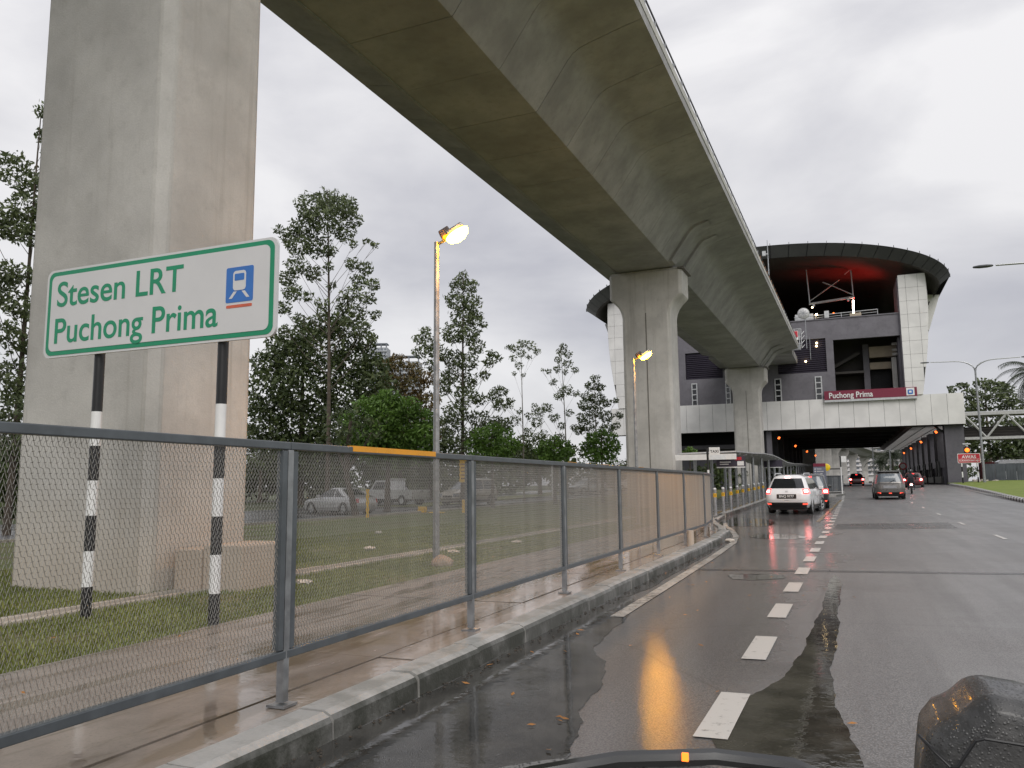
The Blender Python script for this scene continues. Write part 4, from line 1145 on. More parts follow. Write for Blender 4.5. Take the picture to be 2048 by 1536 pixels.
fs += [(0, 1, 2, 3), tuple(len(vs) - 4 + k for k in (3, 2, 1, 0))]
mb.add(vs, fs); mb.build("roof", M['alu'], wk)
mb = MB(WO); mb.b2((-7.3, 38.12, 2.50), (-4.5, 38.26, 2.76)); mb.build("end_fascia", M['white'], wk)
for i, y in enumerate(np.arange(40.2, 127, 2.6)):
    a = wx(y); z = wz(y)
    mb = MB(WO); mb.prism([(a + .2, z + .04), (a + .2, z - .04), (a - .5, z - .2), (a - 2.4, z - .16), (a - 2.4, z)], lambda u, v, k: (u, y - .06 + .12 * k, v)); mb.build("roof_rib", M['alu'], wk)
for i, y in enumerate(np.arange(40.2, 120, 5.2)):
    a = wx(y); zb = rise(y) + .1
    for xx in (a - .35, a - 2.0):
        mb = MB(WO); mb.tube([(xx, y, zb), (xx, y, wz(y) - .14)], .085, 10); mb.build("post", M['galv'], wk, smooth=True)
def hang_sign(y, flag):
    a = wx(y); z = wz(y) - .62
    mb = MB(WO); mb.b2((a - .75, y - .04, z), (a + .55, y + .0, z + .5)); p = mb.build("hanging_sign", M['louvre'], wk)
    mb = MB(WO); mb.b2((a - .75, y - .05, z - .05), (a + .55, y + .0, z)); mb.build("sign_edge", M['white'], p)
    if flag:
        mb = MB(WO); mb.b2((a + .12, y - .055, z + .3), (a + .4, y - .045, z + .45)); mb.build("sign_mark", M['red'], p)
        mb = MB(WO); mb.b2((a + .2, y - .055, z + .05), (a + .5, y - .045, z + .25)); mb.b2((a - .6, y - .055, z + .2), (a - .1, y - .045, z + .24)); mb.b2((a - .6, y - .055, z + .1), (a - .2, y - .045, z + .14)); mb.build("sign_mark", M['white'], p)
hang_sign(38.9, True); hang_sign(62, False)
# paved yellow guiding strip
mb = MB()
for i in range(26):
    y0 = 34.5 + i * 1.1
    mb.add([(-5.15, y0, rise(y0) + .108), (-4.92, y0, rise(y0) + .108), (-4.92, y0 + 1.02, rise(y0 + 1.02) + .108), (-5.15, y0 + 1.02, rise(y0 + 1.02) + .108)], [(0, 1, 2, 3)])
mb.build("guiding_strip", M['mark_y'], fix=False)["kind"] = 'structure'
# low planting under the walkway
# bollards
bl = empty("bollard", (0, 0, 0), 0, "x", "bollard", "steel bollards with yellow bands along the taxi bay")
mb = MB(); mb.tube([(0, 0, 0), (0, 0, 1.02)], .07, 14); mb.build("tube", M['galv'], bl, smooth=True)
mb = MB(); mb.lathe([(.07, 1.02), (.065, 1.06), (.04, 1.085), (.001, 1.095)], n=14); mb.build("cap", M['alu'], bl, smooth=True)
mb = MB(); mb.tube([(0, 0, .70), (0, 0, .86)], .073, 14, False); yb = mb.build("yellow_band", M['yellow'], bl, smooth=True)
mb = MB()
for xo_ in (-.03, .015):
    mb.add([(xo_, -.0765, .73), (xo_ + .016, -.0765, .73), (xo_ + .034, -.0765, .78), (xo_ + .018, -.0765, .78)], [(0, 1, 2, 3)])
    mb.add([(xo_, -.0765, .83), (xo_ + .016, -.0765, .83), (xo_ + .034, -.0765, .78), (xo_ + .018, -.0765, .78)], [(3, 2, 1, 0)])
mb.build("chevron_mark", M['black'], yb, fix=False)
BPOS = [(-4.92, 33.9), (-4.83, 35.7), (-4.72, 37.4), (-4.86, 41.0), (-4.86, 43.4), (-4.86, 46.2), (-4.86, 49.2), (-4.86, 51.9), (-4.86, 54.9)]
ordn = ["nearest", "second nearest", "third", "fourth", "fifth", "sixth", "seventh", "eighth", "farthest"]
for i, (x, y) in enumerate(BPOS):
    o = bl if i == 0 else copy_tree(bl)
    o.location = (x, y, rise(y) + .1)
    o["label"] = ("grey steel bollard with yellow chevron band, %s from the fence end in its row" % ordn[i]) if i else "grey steel bollard with yellow chevron band standing nearest to the fence end"
# taxi sign
tx = empty("taxi_sign", (-5.62, 37.0, rise(37) + .1), 0, "white TAXI sign plate on a black and white banded post by the walkway", "sign")
banded_post(tx, 0, 0, 2.85, .05, [.5, .4, .4, .55, 1.0], first='black')
mb = MB(); mb.b2((.08, -.03, 2.50), (.55, .0, 2.86)); p = mb.build("sign_plate", M['white'], tx)
text("lettering", "TAXI", .17, M['black'], p, (.315, -.036, 2.62), align='CENTER', ext=.002, bold=.002)
# ----- island: kerb, hoarding box, information board, beacon
isl = [(-1.95, 62.2), (-1.4, 61.2), (-.5, 61.4), (.02, 63.5), (.1, 67), (.0, 72), (-.6, 75), (-2.0, 75), (-2.2, 68)]
mb = MB(); mb.prism(isl, lambda u, v, k: (u, v, road_z(u, v) - .1 + k * .24)); mb.build("traffic_island", M['kerb'])["kind"] = 'structure'
hb = empty("barrier_box", (-.75, 66, road_z(0, 66) + .14), 0, "grey sheet metal enclosure on legs standing on the traffic island", "barrier")
for k in range(4):
    mb = MB(); mb.b2((-.62 + k * .345, -1.0, .12), (-.29 + k * .345, -.96, 1.25)); mb.build("sheet_panel", M['galv2'] if k % 2 else M['galv3'], hb)
for k in range(3):
    mb = MB(); mb.b2((.74, -.95 + k * .8, .12), (.77, -.18 + k * .8, 1.25)); mb.build("sheet_panel", M['galv3'], hb)
mb = MB(); mb.b2((-.62, 1.42, .12), (.77, 1.45, 1.25)); mb.b2((-.66, -.96, .12), (-.63, 1.42, 1.25)); mb.b2((-.66, -1.03, 1.25), (.79, 1.46, 1.30)); mb.build("back_panels", M['galv2'], hb)
for x in (-.6, 0, .7):
    mb = MB(); mb.tube([(x, -.98, 0), (x, -.98, 1.3)], .025, 6); mb.build("leg", M['galv'], hb)
ib = empty("information_board", (-1.52, 62.0, road_z(-1.5, 62) + .14), 0, "grey information board with maroon heading standing left of the metal enclosure", "sign")
mb = MB(); mb.b2((-.42, 0, .1), (.42, .12, 2.25)); mb.build("board", M['infogrey'], ib)
mb = MB(); mb.b2((-.42, -.02, 2.02), (.40, -.002, 2.24)); mb.build("heading", M['maroon'], ib)
for k in range(6):
    mb = MB(); mb.b2((-.34, -.012, 1.80 - k * .17), (-.27, -.002, 1.88 - k * .17)); mb.b2((-.2, -.012, 1.825 - k * .17), (.12 + .07 * (k * 5 % 3), -.002, 1.86 - k * .17)); mb.build("text_line", M['white'], ib)
for x in (-.36, .36):
    mb = MB(); mb.b2((x - .03, .02, 0), (x + .03, .1, .1)); mb.build("leg", M['black'], ib)
bc = empty("keep_left_sign", (-.9, 63.6, road_z(-.9, 63.6) + .14), 0, "round yellow disc sign with a black and white arm behind the information board", "sign")
mb = MB(); mb.lathe([(.001, -.06), (.2, -.06), (.27, -.03), (.27, .02), (.001, .03)], c=(-.18, 0, 1.95), axis='Y', n=24); mb.build("yellow_disc", M['yellow_b'], bc, smooth=True)
mb = MB(); mb.b2((.02, -.02, 1.78), (.75, .02, 1.86)); mb.build("arm", M['black'], bc)
mb = MB(); mb.tube([(.8, 0, 0), (.8, 0, 1.95)], .04, 8); mb.build("post", M['white'], bc); mb = MB(); mb.tube([(.8, 0, 1.95), (.8, 0, 2.75)], .042, 8); mb.build("post_band", M['black'], bc)
mb = MB(); mb.b2((.86, -.02, 2.3), (1.2, .02, 2.75)); mb.build("sign_plate", M['white'], bc)

# ------------------------------------------------------------------ vehicles
def lerp(tab, z): return float(np.interp(z, [t[0] for t in tab], [t[1] for t in tab]))
def car(name, label, cat, loc, rz, paint, kind, plate=None, lit=False, lights='tail', group=None, rear_detail=True):
    r = empty(name, loc, rz, label, cat, group)
    if kind == 'suv':
        L, W, H, belt, cow = 4.64, 1.84, 1.69, 1.05, 1.0
        yr = [(.28, -2.12), (.42, -2.26), (.62, -2.32), (.85, -2.30), (1.05, -2.18), (1.35, -1.98), (1.58, -1.80), (1.66, -1.68), (1.69, -1.35)]
        yf = [(.28, 2.2), (.5, 2.32), (.8, 2.26), (.95, 1.95), (1.02, 1.25), (1.35, .80), (1.58, .42), (1.66, .15), (1.69, -.1)]
        hw = [(.28, .84), (.45, .90), (.75, .92), (.95, .905), (1.05, .87), (1.35, .755), (1.52, .675), (1.62, .585), (1.69, .40)]
        rw = (1.10, 1.52); wr = .34; axle = (-1.36, 1.35)
    elif kind == 'mpv':
        L, W, H, belt, cow = 4.3, 1.74, 1.72, 1.0, .98
        yr = [(.26, -2.02), (.42, -2.14), (.65, -2.16), (.9, -2.12), (1.0, -2.1), (1.35, -1.98), (1.6, -1.85), (1.69, -1.72), (1.72, -1.5)]
        yf = [(.26, 2.0), (.5, 2.12), (.8, 2.05), (.93, 1.7), (1.0, 1.25), (1.35, .75), (1.6, .35), (1.69, .1), (1.72, -.1)]
        hw = [(.26, .80), (.45, .86), (.75, .87), (.95, .86), (1.05, .83), (1.35, .76), (1.6, .70), (1.69, .62), (1.72, .48)]
        rw = (1.06, 1.56); wr = .32; axle = (-1.3, 1.35)
    elif kind == 'hatch':
        L, W, H, belt, cow = 3.9, 1.68, 1.52, .95, .93
        yr = [(.24, -1.85), (.4, -1.95), (.6, -1.97), (.85, -1.93), (.95, -1.88), (1.2, -1.66), (1.42, -1.40), (1.49, -1.25), (1.52, -1.0)]
        yf = [(.24, 1.85), (.45, 1.95), (.7, 1.9), (.86, 1.55), (.93, 1.05), (1.2, .6), (1.42, .25), (1.49, .0), (1.52, -.2)]
        hw = [(.24, .77), (.42, .83), (.7, .84), (.88, .83), (.95, .80), (1.2, .72), (1.42, .62), (1.49, .54), (1.52, .42)]
        rw = (1.0, 1.38); wr = .29; axle = (-1.15, 1.2)
    else:  # sedan
        L, W, H, belt, cow = 4.45, 1.70, 1.40, .90, .88
        yr = [(.22, -2.08), (.38, -2.2), (.6, -2.22), (.82, -2.18), (.90, -2.05), (.94, -1.55), (1.15, -1.22), (1.32, -.92), (1.38, -.78), (1.40, -.6)]
        yf = [(.22, 2.1), (.4, 2.22), (.62, 2.16), (.76, 1.9), (.88, 1.10), (.94, .95), (1.15, .58), (1.32, .22), (1.38, .05), (1.40, -.1)]
        hw = [(.22, .78), (.4, .84), (.65, .85), (.84, .83), (.92, .79), (1.15, .70), (1.32, .62), (1.38, .54), (1.40, .42)]
        rw = (.98, 1.30); wr = .30; axle = (-1.30, 1.32)
    zs = sorted(set([t[0] for t in yr] + [t[0] for t in yf] + [t[0] for t in hw] + list(np.linspace(yr[0][0], H, 14))))
    def outline(z, n=6):
        a, b, c = lerp(yr, z), lerp(yf, z), lerp(hw, z)
        cr = min(.36, c * .5, (b - a) * .3); pts = []
        for (cx, cy, a0) in ((c - cr, b - cr, 0), (-c + cr, b - cr, 90), (-c + cr, a + cr, 180), (c - cr, a + cr, 270)):
            for k in range(n + 1):
                t = radians(a0 + 90 * k / n); pts.append((cx + cr * cos(t), cy + cr * sin(t)))
        return pts
    mb = MB(); vs = []; fs = []; n = len(outline(zs[0]))
    for z in zs: vs += [(x, y, z) for x, y in outline(z)]
    for i in range(len(zs) - 1):
        for k in range(n): fs.append((i * n + k, i * n + (k + 1) % n, (i + 1) * n + (k + 1) % n, (i + 1) * n + k))
    m_ = (len(zs) - 1) * n
    fs += [tuple(range(n - 1, -1, -1)), tuple(range(m_, m_ + n))]
    mb.add(vs, fs); mb.build("body", paint, r, smooth=True)
    # glass patches lie 6 mm proud of the body
    def patch(nm, mat, f, nu=8, nv=5, parent=r): 
        mb = MB(); mb.grid(f, nu, nv); o = mb.build(nm, mat, parent, smooth='all', fix=False)
        return o
    def rear(k0, k1, z0, z1, out=.008):
        def f(u, v):
            z = z0 + (z1 - z0) * v; c = lerp(hw, z); k = k0 + (k1 - k0) * u
            x = c * k; a = lerp(yr, z); cr = min(.36, c * .5); ex = abs(x) - (c - cr)
            y = a if ex <= 0 else a + cr - sqrt(max(cr * cr - ex * ex, 0))
            return (x, y - out, z + .003)
        return f
    def side(s, f0, f1, z0, z1, out=.008):
        def f(u, v):
            z = z0 + (z1 - z0) * v
            a = f0(z); b = f1(z); return (s * (lerp(hw, z) + out), a + (b - a) * u, z)
        return f
    patch("rear_window", M['glass_dark'] if kind != 'mpv' else M['glass_pale'], rear(-.84, .84, rw[0], rw[1]), 12)
    gz0, gz1 = belt + .02, rw[1] + .02
    for s in (-1, 1):
        for (f0, f1) in (((lambda z: lerp(yr, z) + .36), (lambda z: -.55)), ((lambda z: -.47), (lambda z: lerp(yf, z) - .22))):
            patch("side_window", M['glass_dark'], side(s, f0, f1, gz0, gz1))
    def front(k0, k1, z0, z1, out=.008):
        def f(u, v):
            z = z0 + (z1 - z0) * v; c = lerp(hw, z); x = c * (k0 + (k1 - k0) * u); cr = min(.3, c * .5); ex = abs(x) - (c - cr); b = lerp(yf, z)
            return (x, (b if ex <= 0 else b - cr + sqrt(max(cr * cr - ex * ex, 0))) + out, z)
        return f
    patch("windscreen", M['glass_pale'], front(-.86, .86, cow + .05, rw[1]), 12)
    for s in (-1, 1): patch("headlight", M['glass_pale'], front(s * .55, s * .97, .58, .76, .012), 5, 3)
    patch("grille", M['black'], front(-.45, .45, .42, .66, .01), 5, 2)
    # lower cladding / bumper
    zb = yr[0][0]
    if kind in ('suv', 'mpv', 'hatch'):
        top = {'suv': .50, 'mpv': .42, 'hatch': .40}[kind]
        patch("bumper_cladding", M['black_plastic'], rear(-.999, .999, zb - .02, top, .012), 18)
        for s in (-1, 1): patch("side_sill", M['black_plastic'], side(s, lambda z: -1.9, lambda z: 1.9, zb - .01, zb + .1, .012))
        for s in (-1, 1): patch("reflector", M['tail_off'] if not lit else M['tail_low'], rear(s * .72, s * .93, top - .10, top - .03, .022), 3, 2)
    # wheels
    for ax in axle:
        for s in (-1, 1):
            xw = s * (hw[1][1] - .10)
            turn = radians(-24) if (kind == 'suv' and ax > 0) else 0
            m_ = Matrix.Rotation(turn, 3, 'Z')
            mb = MB(); mb.lathe([(wr * .6, -.1), (wr * .95, -.11), (wr, -.07), (wr, .07), (wr * .95, .11), (wr * .6, .1)], axis='X', n=28)
            w = mb.build("wheel", M['rubber'], r, smooth=True); w.location = (xw, ax, wr); w.rotation_euler = (0, 0, turn)
            mb = MB(); mb.lathe([(.001, .02 * s), (wr * .3, .03 * s), (wr * .62, .0), (wr * .64, .09 * s)], axis='X', n=28)
            mb.build("rim_dish", M['black'], w, smooth=True)
            mb = MB()
            for k in range(5):
                a = 2 * pi * k / 5
                for da in (-.13, .13):
                    mb.box((s * .075, cos(a + da) * wr * .34, sin(a + da) * wr * .34), (.03, wr * .58, .035), rot=Matrix.Rotation(a + da, 3, 'X'))
            mb.lathe([(wr * .60, .06 * s), (wr * .67, .10 * s), (wr * .70, .105 * s)], axis='X', n=28)
            mb.build("rim", M['alu'], w)
            # wheel arch
            mb = MB(); mb.lathe([(wr * 1.0, s * (lerp(hw, .5) + .004) - xw), (wr * 1.2, s * (lerp(hw, .5) + .012) - xw), (wr * 1.2, s * (lerp(hw, .5) - .1) - xw)], c=(xw, ax, wr), axis='X', n=28)
            mb.v = [(v[0], v[1], max(v[2], zb)) for v in mb.v]
            mb.build("wheel_arch", M['black_plastic'], r, smooth=True)
    # lights
    if lights == 'suv':
        for s in (-1, 1):
            patch("tail_light", M['tail'] if lit else M['tail_off'], rear(s * .74, s * .998, .86, 1.08, .014), 5, 3)
            t = patch("tail_light_core", M['tail_hot'], rear(s * .80, s * .95, .93, 1.03, .022), 3, 2)
        patch("brake_light", M['tail_hot'], rear(-.17, .17, 1.565, 1.615, .03), 4, 2)
        patch("plate_recess", M['black'], rear(-.44, .44, .66, .85, .012), 4, 2)
        patch("badge", M['alu'], rear(-.06, .06, .93, 1.0, .016), 3, 2)
        patch("tail_handle", M['alu'], rear(-.10, .10, .585, .605, .014), 3, 1)
        for s in (-1, 1):
            mb = MB(); mb.tube([(s * .60, -1.5, 1.66), (s * .61, -1.3, 1.74), (s * .62, .0, 1.76), (s * .60, .25, 1.68)], .025, 6); mb.build("roof_rail", M['alu'], r)
        mb = MB(); mb.tube([(.05, -2.05, 1.12), (.35, -2.02, 1.16)], .012, 5); mb.build("rear_wiper", M['black'], r)
    elif lights == 'mpv':
        for s in (-1, 1):
            patch("tail_light", M['tail_off'], rear(s * .88, s * .998, .95, 1.5, .012), 4, 6)
            patch("bumper_reflector", M['tail_low'], rear(s * .62, s * .85, .34, .42, .02), 3, 2)
        patch("fog_reflector", M['tail_low'], rear(-.1, .1, .34, .40, .02), 3, 2)
        patch("plate_recess", M['plate_grey'], rear(-.42, .42, .68, .84, .010), 4, 2)  # flat mid-grey patch where the plate sits
        patch("chrome_strip", M['black'], rear(-.80, .80, .935, .965, .012), 8, 1)
        mb = MB(); mb.tube([(.0, -2.11, 1.03), (.28, -2.07, 1.18)], .014, 5); mb.build("rear_wiper", M['black'], r)
        mb = MB(); mb.b2((-.66, -1.9, 1.66), (.66, -1.6, 1.74)); mb.build("roof_spoiler", M['car_black'], r, bevel=.03)
    else:
        z0, z1 = belt - .28, belt - .06
        for s in (-1, 1):
            patch("tail_light", M['tail'] if lit else M['tail_off'], rear(s * .66, s * .99, z0, z1, .012), 5, 3)
            if lit: patch("tail_light_core", M['tail_hot'], rear(s * .74, s * .92, z0 + .05, z1 - .05, .02), 3, 2)
        if lit: patch("brake_light", M['tail'], rear(-.15, .15, rw[1] - .04, rw[1] + .02, .02), 3, 1)
    if plate:
        a = lerp(yr, .76)
        mb = MB(); mb.b2((-.28, a - .034, .70), (.28, a - .022, .81) if kind != 'suv' else (.28, a - .022, .83)); p = mb.build("number_plate", M['black'], r)
        text("plate_lettering", plate, .145, M['white'], p, (0, a - .037, (.715)), align='CENTER', ext=.001, bold=.002, sx=.95)
    for s in (-1, 1):
        mb = MB(); mb.box((s * (lerp(hw, belt) + .12), lerp(yf, belt) - .45, belt + .06), (.2, .09, .15)); mb.build("side_mirror", paint, r, bevel=.03)
    mb = MB(); mb.b2((-lerp(hw, .4) + .12, lerp(yr, .4) + .25, .18), (lerp(hw, .4) - .12, lerp(yf, .4) - .25, .32)); mb.build("underbody", M['black'], r)
    return r

TREE_DATA = {
    'edge': ((-25.09, 18.0), [(0.65,14.18,0.42),(0.41,13.78,0.46),(0.9,13.45,0.49),(0.57,12.97,0.39),(0.08,13.62,0.26),(0.16,11.92,0.42),(-0.24,11.6,0.42),(0.65,11.76,0.36),(0.0,10.87,0.65),(0.65,10.71,0.55),(-0.33,10.15,0.59),(0.41,9.9,0.55),(0.81,9.49,0.33),(-0.16,8.53,0.59),(0.49,8.45,0.42),(-0.08,7.56,0.65),(0.49,7.24,0.46),(-0.24,6.44,0.72),(0.41,6.11,0.49),(-0.81,12.42,0.73),(-1.3,10.48,0.98),(-1.14,8.22,0.98),(-0.08,5.14,0.81),(0.49,4.33,0.73),(-0.65,4.02,0.98),(0.33,3.04,0.81)]),
    'tall1': ((-27.47, 38.81), [(-0.43,18.83,0.86),(0.29,18.26,1.09),(-1.01,17.98,1.15),(1.01,17.96,0.69),(1.3,17.25,0.58),(-0.29,17.12,1.21),(-1.58,16.99,0.98),(-2.3,16.71,0.63),(-2.74,16.29,0.52),(0.72,16.54,0.75),(-1.01,15.84,0.92),(-1.87,15.56,0.81),(-3.17,16.72,0.35),(-0.14,15.4,0.52),(1.3,15.82,0.29),(2.02,15.95,0.26),(2.59,15.66,0.26),(1.3,14.53,0.52),(2.02,14.38,0.52),(1.73,13.53,0.63),(2.59,13.23,0.46),(1.3,12.67,0.63),(2.3,12.38,0.52),(0.72,12.11,0.63),(1.58,11.67,0.69),(2.59,11.52,0.4),(2.02,10.81,0.46),(1.01,10.96,0.46),(2.59,10.09,0.26),(-2.02,14.42,0.75),(-2.74,13.86,0.63),(-1.15,14.13,0.63),(-0.14,14.4,0.35),(-2.3,12.85,0.63),(-2.74,11.86,0.58),(-1.44,12.7,0.4),(-1.87,11.28,0.46),(-2.74,10.72,0.4),(-0.43,12.12,0.46),(0.0,13.26,0.35)]),
    'dark1': ((-36.48, 48.18), [(0.36,11.69,1.23),(1.82,12.39,1.31),(3.27,12.02,1.23),(4.36,11.28,1.02),(-1.45,10.98,1.31),(-0.73,9.9,1.82),(1.45,10.23,2.18),(3.63,9.85,1.82),(5.08,9.48,1.31),(-2.54,9.55,1.23),(-2.18,7.75,2.03),(0.36,7.72,2.4),(3.27,7.69,2.18),(5.45,7.67,1.67),(0.0,5.57,2.4),(2.91,5.17,2.18),(-2.54,5.59,1.82),(5.81,5.5,1.45),(-1.45,3.42,2.03),(1.82,3.02,2.18),(5.08,3.35,1.82)]),
    'rust': ((-31.82, 54.46), [(-1.16,10.02,0.78),(-0.19,10.2,0.78),(0.97,9.81,0.7),(-0.78,8.86,1.16),(0.78,8.65,1.16),(2.14,9.02,0.78),(-1.36,7.52,1.16),(0.39,7.12,1.4),(1.94,7.29,1.09),(-0.39,5.39,1.55),(1.94,5.37,1.4)]),
    'tall2': ((-22.04, 45.41), [(0.0,14.98,0.44),(-0.31,14.36,0.63),(0.47,14.2,0.63),(-0.31,13.27,0.88),(0.63,13.11,0.75),(0.0,12.18,0.94),(0.78,12.02,0.69),(1.41,11.7,0.28),(-0.63,11.1,0.88),(0.47,10.94,0.81),(0.94,10.15,0.63),(1.88,9.83,0.38),(2.35,9.46,0.28),(1.72,9.21,0.44),(-2.35,11.28,0.44),(-2.82,10.81,0.44),(-2.04,10.5,0.63),(-2.66,9.88,0.56),(-1.57,9.87,0.69),(-2.04,9.1,0.5),(-0.63,9.55,0.81),(0.31,9.23,0.81),(-0.78,8.46,0.69),(0.31,8.14,0.69),(-1.25,7.69,0.75),(0.16,7.06,0.81),(1.41,8.44,0.38),(1.88,7.04,0.44),(2.5,7.34,0.44),(2.97,6.72,0.31),(2.35,6.41,0.5),(1.1,6.74,0.56),(-0.31,5.98,0.94),(1.1,5.49,0.81),(-0.94,5.21,0.94),(2.35,5.17,0.75),(0.47,4.26,1.06),(2.04,3.93,0.94)]),
    'thin3': ((-21.44, 54.37), [(0.0,11.77,0.47),(-0.65,11.53,0.44),(0.62,11.59,0.47),(1.09,11.29,0.33),(-1.09,11.53,0.25),(-0.11,11.09,0.44),(-0.73,10.74,0.33),(0.51,10.87,0.29),(-0.29,10.15,0.36),(0.07,9.54,0.22),(-0.65,9.65,0.22),(-2.11,8.37,0.33),(-1.56,8.47,0.25),(-1.74,7.58,0.36),(-1.02,7.21,0.36),(-0.29,6.84,0.33),(0.44,6.47,0.36),(-0.65,6.12,0.51),(0.8,7.19,0.29),(-1.38,5.77,0.65),(0.44,5.21,0.51)]),
    'thin4': ((-19.16, 57.49), [(-0.08,11.99,0.34),(-0.26,11.58,0.45),(0.26,11.35,0.38),(-0.56,10.91,0.38),(0.19,10.64,0.45),(-0.64,10.17,0.38),(-1.31,10.06,0.3),(0.0,9.97,0.3),(0.75,10.15,0.34),(-1.77,10.14,0.19),(-0.94,9.24,0.34),(0.0,8.56,0.6),(-0.56,8.11,0.45),(0.75,8.29,0.34),(-1.5,7.19,0.53),(-2.07,6.94,0.53),(-0.94,6.44,0.45),(0.19,6.8,0.38),(-2.25,6.08,0.53),(-0.38,5.88,0.38),(0.56,5.68,0.38),(-1.88,5.15,0.53),(-0.56,4.95,0.53)]),
    'leafy5': ((-17.64, 60.29), [(0.0,9.66,0.43),(-0.35,9.16,0.5),(0.39,9.0,0.47),(-0.58,8.31,0.58),(0.19,8.11,0.7),(0.78,7.72,0.47),(-0.97,7.55,0.54),(-0.19,7.15,0.78),(0.78,6.68,0.62),(-1.16,6.59,0.5),(1.55,7.91,0.31),(1.75,6.75,0.39),(-0.58,6.0,0.78),(0.78,5.68,0.62),(1.55,5.98,0.39),(-1.36,5.63,0.47)]),
    'shrub1': ((-23.22, 38.38), [(0.0,6.15,0.61),(-1.1,5.75,0.66),(0.96,5.73,0.72),(1.93,5.17,0.61),(-2.07,5.08,0.55),(-0.14,5.33,0.94),(-1.65,4.39,0.66),(-0.55,4.38,0.94),(0.69,4.37,0.99),(1.93,4.22,0.72),(-2.2,3.85,0.5),(-0.96,3.43,0.83),(0.41,3.28,0.94),(1.79,3.4,0.77)]),
    'shrub2': ((-18.68, 42.43), [(0.0,4.53,0.52),(-0.72,4.31,0.46),(0.72,4.35,0.46),(-1.15,3.8,0.4),(-0.29,3.73,0.63),(0.72,3.67,0.58),(1.3,3.72,0.35),(-0.72,3.17,0.52),(0.43,3.1,0.58)]),
    'shrub3': ((-16.69, 47.61), [(0.0,4.14,0.38),(-0.63,3.9,0.38),(0.63,3.89,0.38),(-0.94,3.53,0.31),(-0.06,3.46,0.56),(0.78,3.42,0.41),(-0.47,3.03,0.44),(0.47,3.02,0.44)]),
    'shrub4': ((-14.49, 50.69), [(0.0,4.67,0.39),(-0.65,4.42,0.39),(0.65,4.47,0.36),(-0.98,3.91,0.36),(-0.16,3.9,0.59),(0.81,3.89,0.42),(-0.49,3.26,0.52),(0.49,3.25,0.52)]),
    'shrub5': ((-10.93, 63.06), [(-0.08,4.0,0.27),(0.31,3.8,0.27),(-0.39,3.69,0.27),(0.12,3.42,0.31)]),
    'back1': ((-44.57, 53.57), [(-0.62,5.36,1.65),(1.65,4.52,1.65),(4.13,4.08,1.65),(6.61,4.26,1.65)]),
    'back2': ((-31.58, 58.91), [(-0.83,4.4,1.41),(0.83,5.2,1.24),(1.65,4.37,1.41),(0.0,2.75,1.41),(2.48,3.13,1.24)]),
    'back3': ((-25.28, 68.05), [(-1.35,5.24,0.99),(0.0,5.45,0.72),(-2.71,4.58,1.08),(0.45,4.33,0.9),(2.71,4.53,0.72),(-0.9,3.67,1.17),(4.06,4.29,0.72)]),
    'right1': ((25.93, 174.12), [(-6.11,18.8,0.66),(-4.7,19.44,0.66),(-3.48,19.43,0.56),(-6.57,17.41,0.75),(-3.29,17.84,1.13),(-0.94,19.68,1.13),(1.41,19.66,1.22),(3.29,19.17,1.13),(5.17,18.69,1.13),(-1.88,16.9,1.5),(0.94,17.33,1.69),(3.76,16.84,1.5),(-3.29,15.05,1.31),(-0.47,14.74,1.69),(2.82,14.52,1.69),(5.64,15.42,1.5),(-4.23,12.73,1.31),(-0.94,11.76,1.88),(2.35,11.26,1.88),(5.64,11.69,1.69)]),
    'right2': ((22.7, 145.55), [(-4.7,7.35,1.1),(-2.74,7.71,1.25),(-0.39,7.69,1.41),(1.96,7.28,1.41),(3.91,7.26,1.25),(-3.91,5.79,1.25),(-1.57,5.76,1.41),(0.78,5.74,1.41),(3.13,5.71,1.41),(-5.09,4.63,0.94),(4.7,9.19,1.57)]),
}
def ZR(x, y): return road_z(x, y)
car("white_suv", "white SUV with brake lights on and black number plate, pulling out of the taxi bay", "car", (-2.02, 38.7, ZR(-2, 38)), radians(-6.5), M['car_white'], 'suv', "BNQ 9777", True, 'suv')
car("black_car", "black car with glowing tail light half hidden in front of the white SUV", "car", (-1.62, 44.8, ZR(-1.5, 44)), radians(2), M['car_black'], 'mpv', None, True, 'tail')
car("grey_minivan", "muddy grey minivan driving away in the middle lane with a rear wiper", "van", (2.62, 56.6, ZR(2.6, 56)), radians(.5), M['car_grey'], 'mpv', "WA 5120" if False else None, False, 'mpv')
car("red_car", "small distant red car with both brake lights on under the far end of the station", "car", (1.55, 109, ZR(1.5, 109)), 0, M['car_red'], 'hatch', None, True, 'tail')
car("dark_red_car", "dark red car with lit right tail light beyond the motorcycle", "car", (6.3, 86.5, ZR(5.5, 86)), radians(-6), M['car_red'], 'sedan', None, True, 'tail')
# parked cars beyond the lawn
car("silver_sedan", "silver sedan parked nose left behind the thin leaning tree trunk", "car", (-24.4, 35.6, .0), radians(73), M['car_silver'], 'sedan', None, False, 'tail')
car("beige_car", "beige car parked beyond the lawn just right of the yellow notice board", "car", (-22.6, 47.5, rise(47)), radians(165), M['car_beige'], 'mpv', None, False, 'tail')
car("parked_car", "dark hatchback parked next to the white pickup truck", "car", (-30.2, 49.5, rise(47)), radians(80), M['car_black'], 'hatch', None, False, 'tail', "cars parked beyond the lawn")
car("parked_car", "silver hatchback parked far off beyond the lawn near the bare young trees", "car", (-21.6, 70.5, rise(70)), radians(150), M['car_silver'], 'hatch', None, False, 'tail', "cars parked beyond the lawn")
car("parked_car", "white car parked farthest off beyond the lawn just left of the flared pier", "car", (-19.6, 80.5, rise(80)), radians(100), M['car_white'], 'mpv', None, False, 'tail', "cars parked beyond the lawn")
car("parked_car", "pale car at the left picture edge behind the big pier", "car", (-33.0, 21.5, 0), radians(60), M['car_silver'], 'sedan', None, False, 'tail', "cars parked beyond the lawn")
